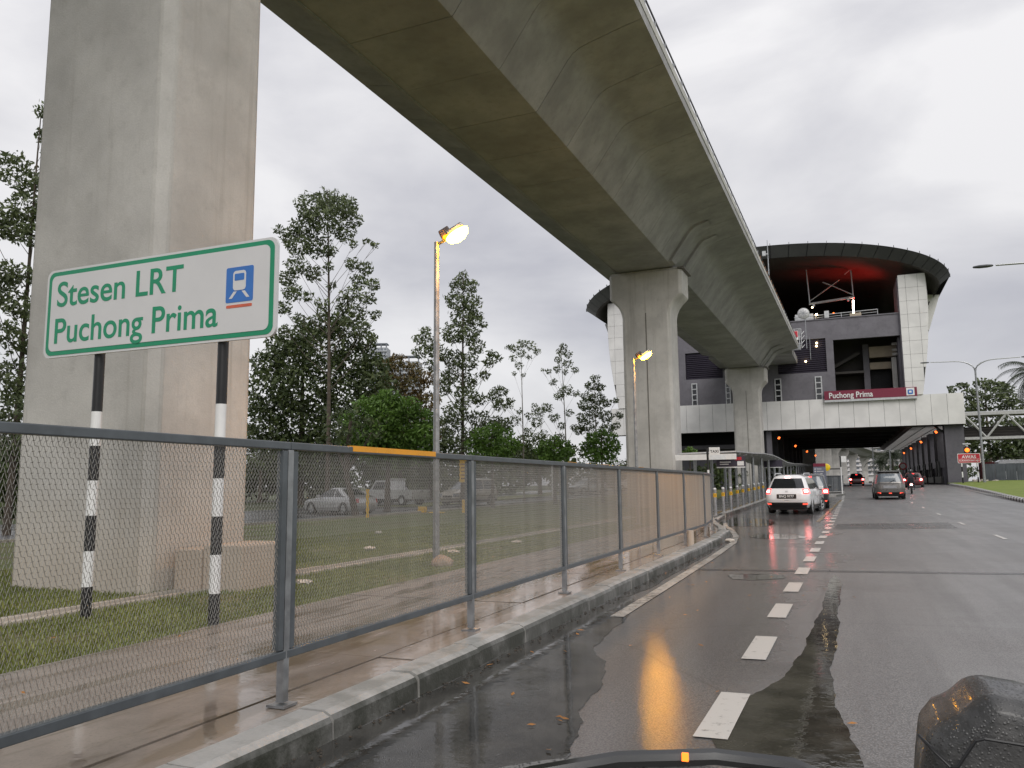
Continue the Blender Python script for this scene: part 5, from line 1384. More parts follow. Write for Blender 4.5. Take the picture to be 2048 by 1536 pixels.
# white pickup
pk = empty("pickup_truck", (-27.6, 46.6, rise(46)), radians(74), "white pickup truck parked side-on behind the silver sedan", "pickup")
mb = MB(); mb.prism([(-2.4, .45), (-2.4, 1.05), (-.1, 1.05), (-.1, 1.0), (.0, 1.68), (1.0, 1.68), (1.5, 1.08), (2.35, .98), (2.4, .45)], lambda u, v, k: (-.82 + 1.64 * k, u, v)); mb.build("body", M['car_silver'], pk, bevel=.04)
for s in (-1, 1):
    mb = MB(); mb.prism([(.12, 1.08), (.16, 1.58), (.95, 1.58), (1.32, 1.08)], lambda u, v, k: (s * (.815 + .012 * k), u, v)); mb.build("side_window", M['glass_dark'], pk)
    for ax in (-1.5, 1.55):
        mb = MB(); mb.lathe([(.2, -.1), (.34, -.1), (.36, 0), (.34, .1), (.2, .1)], axis='X', n=20); w = mb.build("wheel", M['rubber'], pk, smooth=True); w.location = (s * .76, ax, .36)
        mb = MB(); mb.lathe([(.001, .06 * s), (.2, .05 * s), (.22, .1 * s)], axis='X', n=20); mb.build("rim", M['alu'], w)
mb = MB(); mb.tube([(-.72, -.15, 1.05), (-.72, -.2, 1.75), (.72, -.2, 1.75), (.72, -.15, 1.05)], .04, 6); mb.build("roll_bar", M['alu'], pk)
# white van behind the hoarding
vn = empty("white_van", (17.6, 103, .9), radians(4), "white van whose roof shows above the grey hoarding on the right", "van")
mb = MB(); mb.prism([(-1.9, .4), (-2.0, 1.4), (-1.75, 2.55), (-1.4, 2.75), (1.3, 2.75), (1.75, 2.5), (2.1, 1.4), (2.1, .4)], lambda u, v, k: (u, -.9 + 1.8 * k, v)); mb.build("body", M['car_white'], vn, bevel=.12)
for x in (-1.2, 1.3):
    for s in (-1, 1):
        mb = MB(); mb.lathe([(.15, -.1), (.33, -.1), (.33, .1), (.15, .1)], axis='Y', n=18); w = mb.build("wheel", M['rubber'], vn); w.location = (x, s * .85, .33)
mb = MB(); mb.b2((-1.2, -.92, 1.5), (1.2, -.905, 2.3)); mb.build("side_window", M['glass_dark'], vn)
# red container beside the van
mb = MB(); mb.b2((14.6, 104.6, .9), (16.6, 106.5, 3.5)); mb.b2((18.6, 104.6, .9), (20.0, 106.5, 3.4)); o = mb.build("red_container", simple("brick_red", (.20, .03, .03), .6)); tag(o, "brick red bin housing peeping out behind the white van", "container")

# motorcycle with rider
mc = empty("motorcycle", (4.62, 66.0, ZR(4, 66)), radians(-3), "motorcycle with red tail light riding just right of the grey minivan", "motorcycle")
for y in (-.62, .62):
    mb = MB(); mb.lathe([(.22, -.045), (.28, -.05), (.30, 0), (.28, .05), (.22, .045)], axis='X', n=22); w = mb.build("wheel", M['rubber'], mc, smooth=True); w.location = (0, y, .30)
    mb = MB(); [mb.box((0, cos(k * pi / 3) * .0, 0), (.02, .46, .02), rot=Matrix.Rotation(k * pi / 3, 3, 'X')) for k in range(3)]; mb.build("rim", M['alu'], w)
mb = MB(); mb.tube([(0, -.75, .62), (0, -.3, .72), (0, .1, .60), (0, .35, .75), (0, .45, .95)], [.06, .12, .10, .09, .06], 8); mb.build("body", M['car_red'], mc, smooth=True)
mb = MB(); mb.tube([(0, -.72, .76), (0, .05, .78)], [.08, .13], 8); mb.build("seat", M['black_plastic'], mc, smooth=True)
mb = MB(); mb.tube([(-.34, .30, 1.02), (0, .42, .98), (.34, .30, 1.02)], .018, 6); mb.tube([(0, .42, .98), (0, .62, .3)], .03, 6); mb.build("handlebar", M['black'], mc)
mb = MB(); mb.box((0, -.82, .66), (.16, .06, .10)); mb.build("tail_light", M['tail_hot'], mc)
mb = MB(); mb.box((0, -.84, .48), (.16, .02, .12)); mb.build("number_plate", M['black'], mc)
mb = MB(); mb.tube([(.12, -.2, .32), (.14, -.8, .38)], .04, 8); mb.build("exhaust", M['galv'], mc)
for s in (-1, 1):
    mb = MB(); mb.tube([(s * .3, .3, 1.02), (s * .36, .32, 1.2)], .008, 5); mb.lathe([(.001, -.01), (.055, 0), (.001, .01)], c=(s * .38, .32, 1.24), axis='Y', n=10); mb.build("mirror", M['black'], mc)

def skin_person(name, label, loc, rz, joints, edges, mat):
    me = bpy.data.meshes.new(name); me.from_pydata([j[:3] for j in joints], [], []); 
    me = bpy.data.meshes.new(name); me.from_pydata([j[:3] for j in joints], edges, [])
    o = bpy.data.objects.new(name, me); COL.objects.link(o); o.location = loc; o.rotation_euler = (0, 0, rz)
    me.materials.append(mat)
    o.modifiers.new("skin", 'SKIN')
    if not me.skin_vertices: 
        me.skin_vertices.new() if hasattr(me.skin_vertices, 'new') else None
    lay = me.skin_vertices[0].data
    for i, j in enumerate(joints): lay[i].radius = (j[3], j[3])
    lay[0].use_root = True
    sm = o.modifiers.new("smooth", 'SUBSURF'); sm.levels = 1; sm.render_levels = 1
    tag(o, label, "person"); return o
J = [(0, -.28, .88, .17), (0, -.22, 1.12, .17), (0, -.14, 1.34, .16), (0, -.12, 1.47, .06), (0, -.11, 1.53, .055),
     (.20, -.13, 1.38, .07), (.32, .02, 1.16, .055), (.33, .24, 1.06, .04), (-.20, -.13, 1.38, .07), (-.32, .02, 1.16, .055), (-.33, .24, 1.06, .04),
     (.15, -.02, .84, .095), (.22, .22, .72, .075), (.20, .05, .36, .05), (.20, .18, .30, .04), (-.15, -.02, .84, .095), (-.22, .22, .72, .075), (-.20, .05, .36, .05), (-.20, .18, .30, .04)]
E_ = [(0, 1), (1, 2), (2, 3), (3, 4), (2, 5), (5, 6), (6, 7), (2, 8), (8, 9), (9, 10), (0, 11), (11, 12), (12, 13), (13, 14), (0, 15), (15, 16), (16, 17), (17, 18)]
rider = skin_person("person", "rider in dark jacket and dark helmet sitting on the motorcycle beside the grey minivan", (4.62, 66.0, ZR(4, 66)), radians(-3), J, E_, M['jacket'])
mb = MB(); mb.lathe([(.001, -.13), (.09, -.12), (.135, -.03), (.14, .05), (.10, .12), (.001, .15)], c=(0, -.09, 1.63), n=18); mb.build("helmet", M['car_black'], rider, smooth=True)
mb = MB(); mb.lathe([(.10, .0), (.142, .02), (.142, .07), (.1, .09)], c=(0, -.075, 1.60), n=18); mb.build("visor", M['glass_dark'], rider, smooth=True)
for s in (-1, 1):
    mb = MB()
    hx, hy, hz = s * .335, .27, 1.055
    mb.box((hx, hy, hz), (.075, .08, .03))
    for k in range(4): mb.tube([(hx - .03 + k * .02, hy + .03, hz + .01), (hx - .03 + k * .02, hy + .065, hz - .005), (hx - .03 + k * .02, hy + .05, hz - .035)], .010, 6)
    mb.tube([(hx - s * .035, hy - .01, hz), (hx - s * .05, hy + .02, hz - .03)], .011, 6)
    mb.build("hand", M['skin'], rider, smooth=True)

# ------------------------------------------------------------------ right side
aw = empty("warning_sign", (10.75, 91.0, 1.1), 0, "red AWAS warning sign with amber light on two black and white posts", "sign")
mb = MB(); rrect(mb, -.05, 1.95, 2.05, 3.0, .08, 0, .04); mb.build("sign_border", M['white'], aw)
mb = MB(); rrect(mb, 0, 1.9, 2.10, 2.95, .07, -.02, -.003); p = mb.build("sign_face", M['red'], aw)
text("lettering", "AWAS", .44, M['white'], p, (.95, -.03, 2.52), align='CENTER', ext=.004, bold=.008)
text("lettering", "KURANGKAN LAJU", .21, M['white'], p, (.95, -.03, 2.22), align='CENTER', ext=.004, bold=.004, sx=.98)
mb = MB(); mb.b2((.05, -.028, 2.43), (1.85, -.022, 2.455)); mb.build("divider_line", M['white'], p)
for x in (.28, 1.62): banded_post(aw, x, -.1, 2.2, .065, [.75, .55, .5, .5], y=.08)
mb = MB(); mb.b2((.58, 0, 3.05), (1.12, .25, 3.65)); mb.b2((.80, .05, 2.9), (.9, .15, 3.05)); b = mb.build("signal_box", M['black'], aw)
mb = MB(); mb.lathe([(.001, -.08), (.15, -.06), (.21, 0), (.001, .0)], c=(.85, -.01, 3.34), axis='Y', n=20); mb.build("amber_light", M['amber'], b, smooth=True)
mb = MB(); mb.tube([(.85, .12, 3.65), (.85, .12, 3.9)], .03, 6); mb.box((.85, .1, 3.95), (.7, .5, .05), rot=Matrix.Rotation(.2, 3, 'X')); mb.build("solar_panel", M['alu'], b)
# grey hoarding wall
hw_ = empty("hoarding_wall", (13.9, 97.5, 1.0), 0, "grey corrugated hoarding wall behind the grass verge on the right", "wall")
mbp = MB(); mbp.b2((0, 0, 0), (.93, .05, 2.15))
for k in range(3): mbp.b2((.12 + k * .28, -.03, 0), (.24 + k * .28, -.002, 2.15))
hp = mbp.mesh("wall_panel", M['hoard'])
x, y = .0, .0
for i in range(26):
    inst("wall_panel", hp, hw_, (i * .95, -i * .10, .0 + i * .012), (0, 0, -.105))
# footbridge truss
fb = empty("footbridge", (12.5, 99, 5.9), 0, "white steel truss footbridge joining the station from the right", "bridge")
BO = (12.5, 99, 5.9)
for yy in (98.6, 101.4):
    mb = MB(BO); mb.b2((12.45, yy, 8.42), (44, yy + .25, 8.75)); mb.build("top_chord", M['bridge'], fb)
    mb = MB(BO); mb.b2((12.45, yy, 5.80), (44, yy + .25, 6.08)); mb.build("bottom_chord", M['bridge'], fb)
    x = 12.6; up_ = False
    while x < 43:
        a, b = ((x, 8.45), (x + 1.9, 6.05)) if not up_ else ((x, 6.05), (x + 1.9, 8.45))
        mb = MB(BO); mb.tube([(a[0], yy + .12, a[1]), (b[0], yy + .12, b[1])], .11, 6); mb.build("diagonal", M['bridge'], fb)
        x += 1.98; up_ = not up_
mb = MB(BO); mb.b2((12.5, 98.9, 5.86), (44, 101.4, 5.98)); mb.build("deck", M['soffit'], fb)
mb = MB(BO); [mb.b2((12.5, 98.95, 6.1 + k * .28), (44, 98.98, 6.14 + k * .28)) for k in range(4)]; mb.b2((12.5, 101.2, 6.0), (44, 101.22, 7.3)); mb.build("parapet_rails", M['soffit'], fb)
mb = MB(BO); mb.b2((12.4, 98.8, 8.76), (44, 101.7, 8.84)); mb.build("roof_sheet", M['alu'], fb)
mb = MB(BO); mb.tube([(12.5, 96, 10.2), (20, 94, 10.6)], .02, 4); mb.build("cable", M['galv'], fb)
# shed roof behind the hoarding
sh = empty("open_shed", (24, 108, .9), 0, "open shed with a thin curved pale roof behind the hoarding wall", "shed")
mb = MB((24, 108, .9)); mb.grid(lambda u, v: (15.5 + 14 * u, 106 + 5 * v, 3.7 + .75 * sin(u * pi * .55)), 16, 2); mb.grid(lambda u, v: (15.5 + 14 * u, 106 + 5 * v, 3.78 + .75 * sin(u * pi * .55)), 16, 2); mb.build("roof", M['alu'], sh)
for x in (17, 20.5, 21.7, 23, 26, 29):
    mb = MB((24, 108, .9)); mb.tube([(x, 106.5, .9), (x, 106.5, 4.1)], .08, 6); mb.build("post", M['alu'], sh)
# rubble and shrubs of debris at column foot
mb = MB()
for k in range(40):
    mb.box((12.6 + random.random() * 2.2, 96 + random.random(), 1.0 + random.random() * .5), (.25, .2, .16), rot=Matrix.Rotation(random.random() * 3, 3, random.choice('XYZ')))
o = mb.build("rubble", M['block']); tag(o, "small heap of broken concrete between the sign posts and the hoarding", "rubble", kind='stuff')
# round road sign far off
rs = empty("round_road_sign", (3.95 + 3.6, 120, .95), 0, "small round red-ringed road sign near the far end of the right columns", "sign")
mb = MB(); mb.tube([(0, 0, 0), (0, 0, 2.6)], .05, 8); mb.build("post", M['galv'], rs)
mb = MB(); mb.lathe([(.001, -.03), (.5, -.03), (.5, 0), (.001, 0)], c=(0, -.06, 2.5), axis='Y', n=20); p = mb.build("disc", M['red'], rs)
mb = MB(); mb.lathe([(.001, -.02), (.33, -.02), (.33, 0), (.001, 0)], c=(0, -.1, 2.5), axis='Y', n=20); mb.build("disc_face", M['white'], p)
for (x, y, h_) in ((5.9, 178, 12), (8.9, 176, 11)):
    o = empty("far_pole", (x, y, .9), 0, "thin grey pole beyond the station in front of the palms, " + ("left" if x < 7 else "right") + " of two", "pole", "poles beyond the station")
    mb = MB(); mb.tube([(0, 0, 0), (0, 0, h_)], .11, 6); mb.build("shaft", M['galv'], o)

# ------------------------------------------------------------------ things on and beyond the lawn
st = empty("yellow_stake", (-19.9, 31.2, .03), 0, "tall yellow stake standing on the lawn in front of the silver sedan", "stake")
mb = MB(); mb.tube([(0, 0, 0), (0, 0, 1.22)], .07, 8); mb.build("shaft", M['yellow'], st)
mb = MB(); mb.tube([(0, 0, 1.22), (0, 0, 1.27)], .08, 8); mb.build("cap", M['yellow'], st)
for (x, y, w_, h_, lb) in ((-20.0, 36.5, .4, .35, "small yellow painted block on the lawn edge right of the stake"), (-17.4, 36.2, .28, .7, "short yellow post stub beside the lamp post on the lawn"), (-18.9, 36.0, .8, .10, "flat yellow painted slab lying on the lawn edge")):
    o = MB().box((x, y, h_ / 2 + .03), (w_, .3, h_)).build("yellow_block", M['yellow'], None, bevel=.03); tag(o, lb, "block")
nb_ = empty("notice_board", (-16.6, 34.6, .03), 0, "narrow orange-yellow notice board on a thin black post on the lawn", "sign")
mb = MB(); mb.tube([(0, 0, 0), (0, 0, 2.6)], .045, 8); mb.build("post", M['black'], nb_)
mb = MB(); mb.b2((-.33, -.05, 1.55), (.22, -.02, 2.72)); p = mb.build("board", M['yellow'], nb_)
mb = MB(); [mb.b2((-.25, -.056, 1.7 + k * .17), (.1, -.052, 1.76 + k * .17)) for k in range(5)]; mb.build("text_line", M['rust'], p)
wp = MB(); wp.tube([(-22.5, 63.5, .3), (-22.5, 63.5, 3.6)], .07, 6); o = wp.build("white_pole", M['white']); tag(o, "thin white pole standing by the far parking road", "pole")
# litter on the grass
M['litter'] = simple("paper_litter", (.55, .5, .44), .8)
for k, (x, y, lb) in enumerate(((-7.0, 9.4, "pale scrap of litter on the grass beside the concrete block"), (-9.5, 15.0, "pale scrap of litter on the lawn left of the lamp post"), (-7.1, 17.5, "pale brown litter on the verge right of the lamp post"), (-7.3, 14.6, "crumpled white litter next to the drain channel"), (-2.64, 20.2, "crumpled white plastic litter in the gutter where the kerb turns"), (-12.5, 20.2, "small pale litter far out on the lawn"))):
    bm = bmesh.new(); bmesh.ops.create_icosphere(bm, subdivisions=2, radius=.09)
    for v in bm.verts: v.co = Vector((v.co.x * 1.4, v.co.y, v.co.z * .45)) * (1 + .35 * sin(v.co.x * 60 + k) * cos(v.co.y * 47))
    me = bpy.data.meshes.new("litter"); bm.to_mesh(me); bm.free(); me.materials.append(M['litter'])
    o = bpy.data.objects.new("litter", me); COL.objects.link(o); o.location = (x, y, .10 if x < -3 else .03); tag(o, lb, "litter")
# small drain stub post behind the fence near its end
o = MB().tube([(-3.05, 17.3, .1), (-3.05, 17.3, .42)], .07, 10).build("pipe_stub", M['block']); tag(o, "short pale ribbed pipe stub on the path under the fence end", "pipe")

# ------------------------------------------------------------------ far piers, far girder, far buildings
def far_pier(x, y, lb):
    r = empty("far_pier", (x, y, .9), 0, lb, "pier", "row of piers beyond the station")
    mb = MB(); mb.b2((-1.35, -1, -.5), (1.35, 1, 10.6)); mb.build("shaft", M['pier'], r)
    mb = MB(); mb.prism([(-1.35, 9.6), (-2.2, 11.0), (-2.2, 12.2), (2.2, 12.2), (2.2, 11.0), (1.35, 9.6)], lambda u, v, k: (u, -1.02 + 2.04 * k, v)); mb.build("pier_head", M['pier'], r)
FP = [(-5.2, 172), (-4.2, 200), (-2.9, 235), (-1.2, 275), (1.4, 320), (5.2, 370), (11, 420), (20, 455)]
for i, (x, y) in enumerate(FP): far_pier(x - 1.0, y, "far concrete pier beyond the station, number %d along the receding row" % (i + 1) if False else ["big pale far pier directly beyond the station's left wall", "second far pier in the receding row beyond the station", "third far pier in the receding row beyond the station", "fourth far pier in the receding row beyond the station", "fifth far pier where the distant viaduct starts to bend", "sixth far pier on the bend of the distant viaduct", "seventh far pier near the distant crossing", "last far pier under the distant crossing girder"][i])
path = [(-6.2, 166)] + [(x - 1.0, y) for x, y in FP] + [(45, 480), (90, 490)]
mb = MB(); vs = []; fs = []
prof = [(-1.7, 13.2), (1.7, 13.2), (3.0, 14.6), (5.0, 15.5), (5.0, 16.4), (-5.0, 16.4), (-5.0, 15.5), (-3.0, 14.6)]
for i, (x, y) in enumerate(path):
    a = Vector(path[max(i - 1, 0)]); b = Vector(path[min(i + 1, len(path) - 1)]); d = (b - a).normalized(); nrm = Vector((d.y, -d.x))
    vs += [(x + nrm.x * u, y + nrm.y * u, v) for u, v in prof]
for i in range(len(path) - 1):
    for k in range(8): fs.append((i * 8 + k, i * 8 + (k + 1) % 8, i * 8 + 8 + (k + 1) % 8, i * 8 + 8 + k))
mb.add(vs, fs); o = mb.build("far_viaduct", M['girder']); tag(o, "distant curving viaduct girder bending right across the road beyond the station", "viaduct")

def tower_block(name, label, x, y, w, d, h, mat, floors, bays, wmat, z0=0, top=None, group=None, stripe=None, winface=('y',)):
    r = empty(name, (x, y, z0), 0, label, "building", group)
    mb = MB(); mb.b2((0, 0, 0), (w, d, h)); mb.build("wall", mat, r)
    fh = h / floors; bw = w / bays
    wm = MB(); wm.b2((.0, 0, 0), (bw * .62, .3, fh * .45)); me = wm.mesh("window", wmat)
    bmh = MB(); bmh.b2((0, -1.0, 0), (w, 0.0, .35)); bme = bmh.mesh("balcony_slab", mat)
    lo = max(1, floors - 14)
    for f in range(lo, floors):
        inst("balcony_slab", bme, r, (0, -.02, f * fh - .2))
        for b in range(bays):
            inst("window", me, r, (b * bw + bw * .18, -.06, f * fh + fh * .3))
    if top: top(r)
    return r
M['tower_a'] = simple("pale_tower", (.40, .42, .44), .8, scale=.05, obj=False); M['tower_w'] = simple("tower_window", (.17, .19, .22), .5)
M['tower_white'] = simple("white_tower", (.62, .60, .60), .8); M['tower_red'] = simple("red_tower_stripe", (.50, .16, .12), .8)
def crownframe(w, d, h):
    def f(r):
        mb = MB(); [mb.b2((x, 0, h), (x + .8, 1, h + 5)) for x in np.linspace(0, w - 1, 4)]; mb.b2((0, 0, h + 4.6), (w, 8, h + 5.4)); mb.build("roof_frame", M['tower_w'], r)
    return f
a22 = radians(22)
t1 = tower_block("high_rise_tower", "pale high-rise tower top showing above the dark trees, left of the pair", -331, 520, 13, 14, 108, M['tower_a'], 34, 5, M['tower_w'], top=crownframe(13, 10, 106), group="distant high-rise towers")
t2 = tower_block("high_rise_tower", "pale high-rise tower with open roof frame, right of the pair behind the trees", -317.5, 526, 23, 16, 97, M['tower_a'], 31, 8, M['tower_w'], top=crownframe(23, 10, 96), group="distant high-rise towers")
t1.rotation_euler = (0, 0, .35); t2.rotation_euler = (0, 0, .35)
t3 = tower_block("apartment_block", "distant white apartment block with a red stripe seen through the station underpass", -9, 560, 46, 14, 46, M['tower_white'], 16, 14, M['tower_w'])
mb = MB(); mb.b2((4.0, -.35, 0), (7.2, -.07, 45.9)); mb.build("red_stripe", M['tower_red'], t3)
# ------------------------------------------------------------------ trees
def leaves_mesh(name, mat, parent, centers, L, W, dens, droop=.5, maxn=60000):
    P = []; 
    for (cx, cy, cz, r) in centers:
        n = int(dens * pi * r * r / (L * W))
        n = min(n, 5200)
        d = RNG.normal(0, 1, (n, 3)); d /= np.linalg.norm(d, axis=1)[:, None] + 1e-9
        rad = r * (RNG.uniform(.15, 1.0, n) ** .45) * (1 + .12 * np.sin(d[:, 0] * 7 + d[:, 2] * 5))
        p = d * rad[:, None] * np.array([1, 1, .82]) + np.array([cx, cy, cz])
        P.append(p)
    P = np.concatenate(P); n = len(P)
    # twig clusters: pull leaves towards sub-centres so gaps open up
    k = max(4, n // 14); sub = P[RNG.integers(0, n, k)]
    idx = RNG.integers(0, k, n)
    near = sub[idx]; dd = np.linalg.norm(near - P, axis=1); lim = 4.0 * L
    P = P + 0.0
    a = RNG.uniform(0, 2 * pi, n); el = RNG.normal(-droop, .5, n)
    dirv = np.stack([np.cos(a) * np.cos(el), np.sin(a) * np.cos(el), np.sin(el)], 1)
    rv = RNG.normal(0, 1, (n, 3)); sidev = np.cross(dirv, rv); sidev /= np.linalg.norm(sidev, axis=1)[:, None] + 1e-9
    l = (L * RNG.uniform(.6, 1.25, n))[:, None]; w = (W * RNG.uniform(.7, 1.2, n))[:, None] * .5
    v = np.empty((n, 4, 3), np.float32)
    v[:, 0] = P - dirv * l * .5; v[:, 1] = P + sidev * w; v[:, 2] = P + dirv * l * .5; v[:, 3] = P - sidev * w
    return fast_tris(name, v.reshape(-1, 3), n, 4, mat, parent)

def tree(key, name, label, cat, leaf, bark, L, W, dens, trunk=.16, lean=0.0, top=None, depth=.55, limbs=True, group=None, tz=None, fork=.35):
    (bx, by), blobs = TREE_DATA[key]
    z0 = rise(by) - .02
    r = empty(name, (bx, by, z0), radians(22.3), label, cat, group)
    cs = []
    R = random.Random(hash(key) % 1000 if False else sum(map(ord, key)))
    for (dx, z, rr) in blobs:
        rr = max(rr, .16)
        if key.startswith('right') or key.startswith('shrub'): rr *= 1.25
        if key in ('dark1', 'rust'): z = z0 + (z - z0) * 1.09; rr *= 1.08
        cs.append((dx, R.uniform(-1, 1) * depth * max(rr * 1.3, .8), z - z0, rr))
    leaves_mesh("crown", leaf, r, cs, L, W, dens)
    topz = (max(c[2] + c[3] * .4 for c in cs)) if top is None else top
    tc_ = [c for c in cs if c[2] > topz * .8]; tx = sum(c[0] for c in tc_) / max(1, len(tc_)) if limbs else 0
    def tp(z):
        t = z / topz
        return Vector((tx * t * t + lean * sin(t * 3.0), .12 * sin(t * 4), z))
    n = 10
    mb = MB(); mb.tube([tp(topz * i / n) for i in range(n + 1)], [trunk * (1 - .88 * (i / n)) + (.12 * trunk if i == 0 else 0) for i in range(n + 1)], 8)
    mb.build("trunk", bark, r, smooth=True)
    if limbs:
        mb = MB()
        for (cx, cy, cz, rr) in cs:
            zs = max(topz * .12, cz - abs(cx - tp(cz).x) * R.uniform(.7, 1.3) - R.uniform(.3, 1.2)); zs = min(zs, topz * .93)
            a = tp(zs); b = Vector((cx, cy, cz)); m1 = a.lerp(b, .5) + Vector((0, 0, -.06 * (b - a).length + R.uniform(-.1, .1)))
            k = trunk * (1 - .8 * zs / topz) * .26
            mb.tube([a, m1, b], [k, k * .6, .008], 5, False)
            for q in range(1):
                e = b + Vector((R.uniform(-1, 1), R.uniform(-1, 1), R.uniform(-.5, .8))) * rr * .8
                mb.tube([m1.lerp(b, .6), e], [k * .35 + .004, .008], 4, False)
        mb.build("branches", bark, r)
    return r
tree('edge', "roadside_tree", "loose dark tree at the left picture edge behind the big pier", "tree", M['leaf'], M['bark'], .24, .095, 4.6, .12)
tree('tall1', "tall_tree", "tallest slender tree with open ragged crown rising right of the station sign", "tree", M['leaf'], M['bark'], .30, .11, 4.6, .16)
tree('tall2', "tall_tree", "tall conical tree with ragged crown directly behind the near lamp post", "tree", M['leaf'], M['bark'], .30, .11, 4.6, .14)
tree('thin3', "young_tree", "thin young tree with a small rounded top left of the bushy one by the pier", "tree", M['leaf'], M['bark_pale'], .24, .09, 3.0, .07)
tree('thin4', "young_tree", "thin young tree with a pointed sparse top standing second left of the flared pier", "tree", M['leaf'], M['bark_pale'], .24, .09, 3.6, .07)
tree('leafy5', "young_tree", "bushier young tree standing closest to the left of the flared pier", "tree", M['leaf'], M['bark_pale'], .26, .10, 5.0, .08)
tree('dark1', "dense_tree", "massive dark dense tree filling the space behind the tallest tree", "tree", M['leaf_dark'], M['bark'], .40, .18, 5.5, .3, limbs=False)
tree('rust', "rusty_tree", "olive tree with rusty brown top in front of the distant towers", "tree", M['leaf_rust'], M['bark'], .34, .14, 5.5, .2, limbs=False)
tree('shrub1', "round_shrub_tree", "large round bright green bushy tree, the biggest of the rounded ones beyond the lawn", "tree", M['leaf_bright'], M['bark'], .26, .12, 8.5, .18, limbs=False)
tree('shrub2', "round_shrub_tree", "rounded bright green bush with ragged shoots right of the near lamp post", "shrub", M['leaf_bright'], M['bark'], .27, .11, 7, .12, limbs=False)
tree('shrub3', "round_shrub_tree", "small rounded green bush between the two thin young trees", "shrub", M['leaf_bright'], M['bark'], .25, .11, 8, .12, limbs=False)
tree('shrub4', "round_shrub_tree", "dome-shaped green bush touching the left side of the flared pier", "shrub", M['leaf_bright'], M['bark'], .25, .11, 8, .12, limbs=False)
tree('shrub5', "round_shrub_tree", "small green bush right of the flared pier above the walkway roof", "shrub", M['leaf_bright'], M['bark'], .25, .11, 8, .12, limbs=False)
tree('back1', "background_tree", "dark low tree behind the parking road at the far left", "tree", M['leaf_dark'], M['bark'], .45, .2, 5, .2, limbs=False)
tree('back2', "background_tree", "dark low tree behind the beige parked car", "tree", M['leaf_dark'], M['bark'], .42, .2, 5, .2, limbs=False)
tree('back3', "background_tree", "dark low tree behind the small bushes near the far parked cars", "tree", M['leaf_dark'], M['bark'], .40, .18, 4.5, .2, limbs=False)
tree('right1', "broad_tree", "broad mid green tree rising behind the footbridge on the right", "tree", M['leaf'], M['bark'], .8, .4, 5.5, .4, limbs=False)
tree('right2', "broad_tree", "very dark tree mass filling the space under the footbridge", "tree", M['leaf_dark'], M['bark'], .8, .4, 6, .4, limbs=False)
# a wooded belt behind the parking road that reads as one dark mass
cs = []
for i in range(46):
    t = i / 45.0
    cs.append((-64 + 36 * t + random.uniform(-1.5, 1.5), 38 + 44 * t + random.uniform(-2, 2), rise(60) + random.uniform(1.0, 3.4) , random.uniform(1.8, 2.8)))
for i in range(16): cs.append((-58 + i * 1.3, 22 + i * .9, random.uniform(1, 4.5), random.uniform(1.8, 3)))
for i in range(14): cs.append((-26 + i * 1.5, 86 + random.uniform(-2, 4), random.uniform(1.5, 3.2), random.uniform(1.3, 2.0)))
o = leaves_mesh("treeline", M['leaf_dark'], None, cs, .55, .28, 4.5); tag(o, "dark belt of low trees closing the view behind the parking road", "woods", kind='stuff')
# far woods along the road beyond the station
cs = [(14 + i * 2.2 + random.uniform(-1, 1), 260 + i * 6, random.uniform(2, 7), random.uniform(2.5, 4)) for i in range(14)] + [(34 + i * 7, 210 + random.uniform(-8, 8), random.uniform(3, 9), random.uniform(4, 6)) for i in range(16)] + [(-20 - i * 5, 300 + i * 3, random.uniform(2, 6), 4) for i in range(10)]
o = leaves_mesh("treeline_far", M['leaf_dark'], None, cs, 1.1, .6, 5); o.name = "far_treeline"; tag(o, "far dark trees beyond the station and behind the right verge", "woods", kind='stuff')
# young leaning tree in front of the sedan
lt = empty("leaning_tree", (-21.9, 33.0, .03), 0, "dark leaning tree trunk standing right in front of the silver sedan", "tree")
mb = MB(); mb.tube([(.2, 0, 0), (.0, 0, .8), (-.35, 0, 1.8), (-.4, .1, 3.0), (-.3, .2, 4.6)], [.2, .15, .14, .15, .08], 8); mb.tube([(-.38, .05, 2.0), (-.9, .2, 2.9), (-1.5, .2, 3.6)], [.10, .07, .03], 6); mb.tube([(-.35, .05, 2.2), (.4, .2, 3.2), (.9, .2, 4.0)], [.09, .06, .03], 6); mb.build("trunk", M['bark'], lt, smooth=True)
leaves_mesh("crown", M['leaf_dark'], lt, [(-1.4, .2, 3.9, .9), (-.4, .3, 4.6, 1.1), (.8, .2, 4.1, .9), (-.2, -.4, 3.6, .7)], .26, .11, 1.7)
for i, (x, y) in enumerate(((-20.3, 66.5), (-19.2, 71.0), (-18.9, 75.0))):
    lb = ["bare young sapling on the far lawn, left of three", "bare young sapling on the far lawn, middle of three", "bare young sapling on the far lawn, right of three"][i]
    sp_ = empty("sapling", (x, y, rise(y) + .03), i * 1.3, lb, "tree", "saplings on the far lawn")
    mb = MB(); mb.tube([(0, 0, 0), (.05, 0, 1.4), (0, .05, 2.6)], [.09, .07, .03], 6)
    for k in range(7):
        a = k * .9 + i; mb.tube([(.03, 0, 1.2 + k * .18), (cos(a) * .5, sin(a) * .5, 1.8 + k * .2), (cos(a) * .9, sin(a) * .9, 2.1 + k * .18)], [.03, .02, .008], 4, False)
    mb.build("trunk", M['bark'], sp_)
    leaves_mesh("crown", M['leaf'], sp_, [(0, 0, 2.8, .7), (.6, .2, 2.5, .45), (-.6, -.1, 2.4, .45)], .22, .08, .7)

